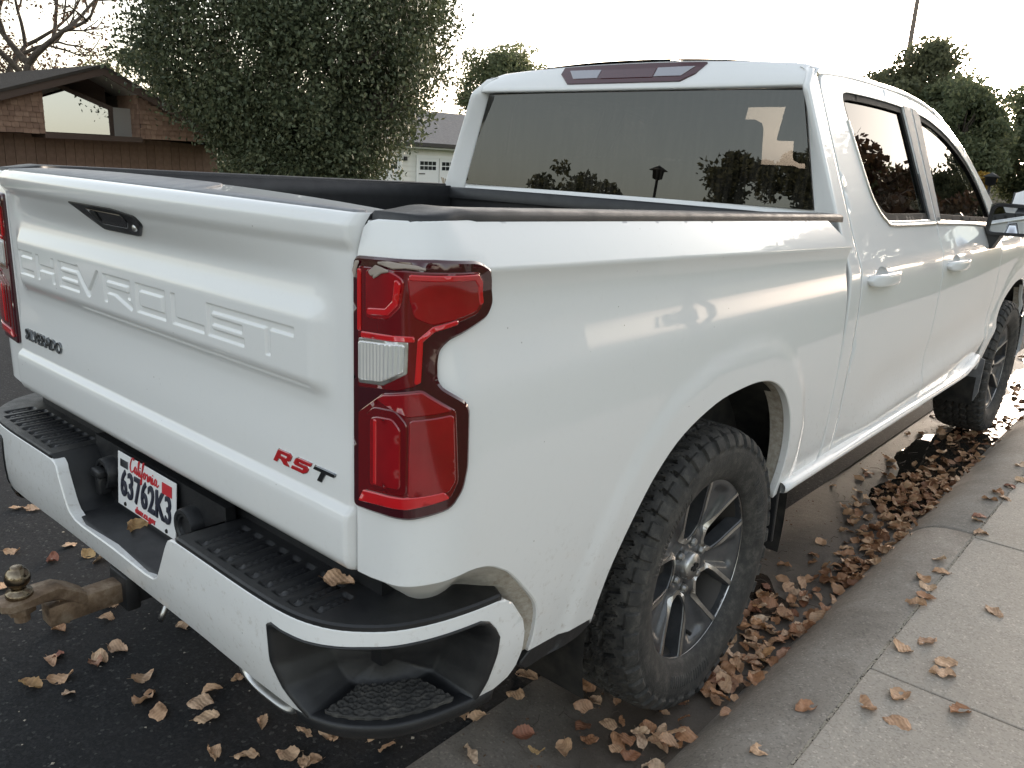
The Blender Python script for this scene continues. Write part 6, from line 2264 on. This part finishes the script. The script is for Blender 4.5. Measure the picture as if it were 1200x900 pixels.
# ------------------------------------------------------------------ the street behind and beside the camera (seen in paint and glass)
def plain_house(loc, rz, w_, d_, h_, rise, mt, rmt, label):
    t = thing('neighbour_house', label, 'house', loc, rz, 'houses behind the camera')
    mb = MB(); mb.box((-w_ / 2, 0, -.5), (w_ / 2, d_, h_)); b = mb.build('wall', M[mt], t)
    mb = MB(); mb.prism([(-.6, h_ - .05), (d_ / 2, h_ + rise), (d_ + .6, h_ - .05), (d_ + .6, h_ - .2), (d_ / 2, h_ + rise - .15), (-.6, h_ - .2)], lambda u, v, d: (d, u, v), -w_ / 2 - .5, w_ / 2 + .5); mb.build('roof', M[rmt], t)
    for k in (-.32, .05):
        mb = MB(); mb.box((w_ * k, -.03, .9), (w_ * k + w_ * .18, .01, 2.1)); f = mb.build('window', M['pane_dark'], t)
        mb = MB(); mb.box((w_ * k - .07, -.045, .82), (w_ * k + w_ * .18 + .07, -.0, .9)); mb.box((w_ * k - .07, -.045, 2.1), (w_ * k + w_ * .18 + .07, 0, 2.18)); mb.build('frame', M['trim'], f)
    mb = MB(); mb.box((w_ * .30, -.03, 0), (w_ * .30 + .95, .01, 2.1)); mb.build('door', M['board'], t)
    return t
B = 'trees behind the camera'
for i, (x, y, h, cr, lab) in enumerate([(-20.5, -25, 6.6, 2.6, 'round dark tree down the street, mirrored in the cab window'), (-10.8, -24, 7.0, 2.9, 'broad dark tree down the street behind the camera'), (-6.8, -23, 7.6, 2.8, 'second broad dark tree nearer the kerb down the street'), (-27, -23, 6.2, 2.0, 'dark tree on the far pavement down the street')]):
    tree('street_tree', lab, B, (x, y, gz_(x)), h * .8, .16, 200 + 3 * i, 'fol_dark', 11000, .12, 46, (0, 0, h * .62), (cr, cr, h * .36), 2, .6, clump_r=.7)
for i, (x, y, h, cr) in enumerate([(6.0, 22, 6.6, 2.9), (9.5, 29, 8.2, 3.3), (11.5, 10, 5.6, 2.6), (15, 4.6, 4.2, 1.9), (12.5, -13, 5.6, 2.6), (5.6, -16, 6, 2.8), (7.2, 33, 8.0, 3.0), (12.8, 22, 8.5, 3.2), (9.2, 15.5, 6.2, 2.4), (4.6, 44, 9, 3.2), (3.9, 62, 10, 3.4), (7.5, 54, 10, 3.6)]):  # last two are unseen, added to block low sunset glow on the truck
    tree('pavement_tree', ['autumn tree over the pavement ahead on the right', 'large tree farther up the right hand pavement', 'tree in the front garden right of the truck', 'tall tree beside the garden wall right of the truck', 'tree behind the camera on the right', 'tree on the pavement behind the camera', 'tall green tree well up the right hand pavement', 'broad garden tree up the street on the right', 'bushy tree beyond the front garden on the right', 'farthest tree up the right hand pavement', 'unseen tree added far ahead over the right hand pavement to block low glow', 'unseen tall tree added far ahead in a right hand garden to block low glow'][i], 'trees on the near side', (x, y, gz_(x)), h * .8, .2, 230 + 3 * i, 'fol_brown' if i == 0 else ('fol_mid' if i % 2 else 'fol_dark'), 12000, .12, 44, (0, 0, h * .62), (cr, cr, h * .38), 3, .6, clump_r=.8)
plain_house((-19, -31, -.6), R_(180), 15, 8, 3.2, 2.0, 'stucco', 'roof_dark', 'low tan house with a dark roof down the street')
plain_house((18, 16, .2), R_(-90), 14, 8, 2.6, 1.6, 'stucco', 'roof_grey', 'tan house facing the truck across its front garden')
plain_house((17, -20, .2), R_(-90), 11, 8, 2.6, 1.5, 'siding', 'roof_dark', 'cream house behind the camera on the right')
lantern((-12.4, -18.5, gz_(-12)), 'dark lantern post down the street behind the camera', 4.7)
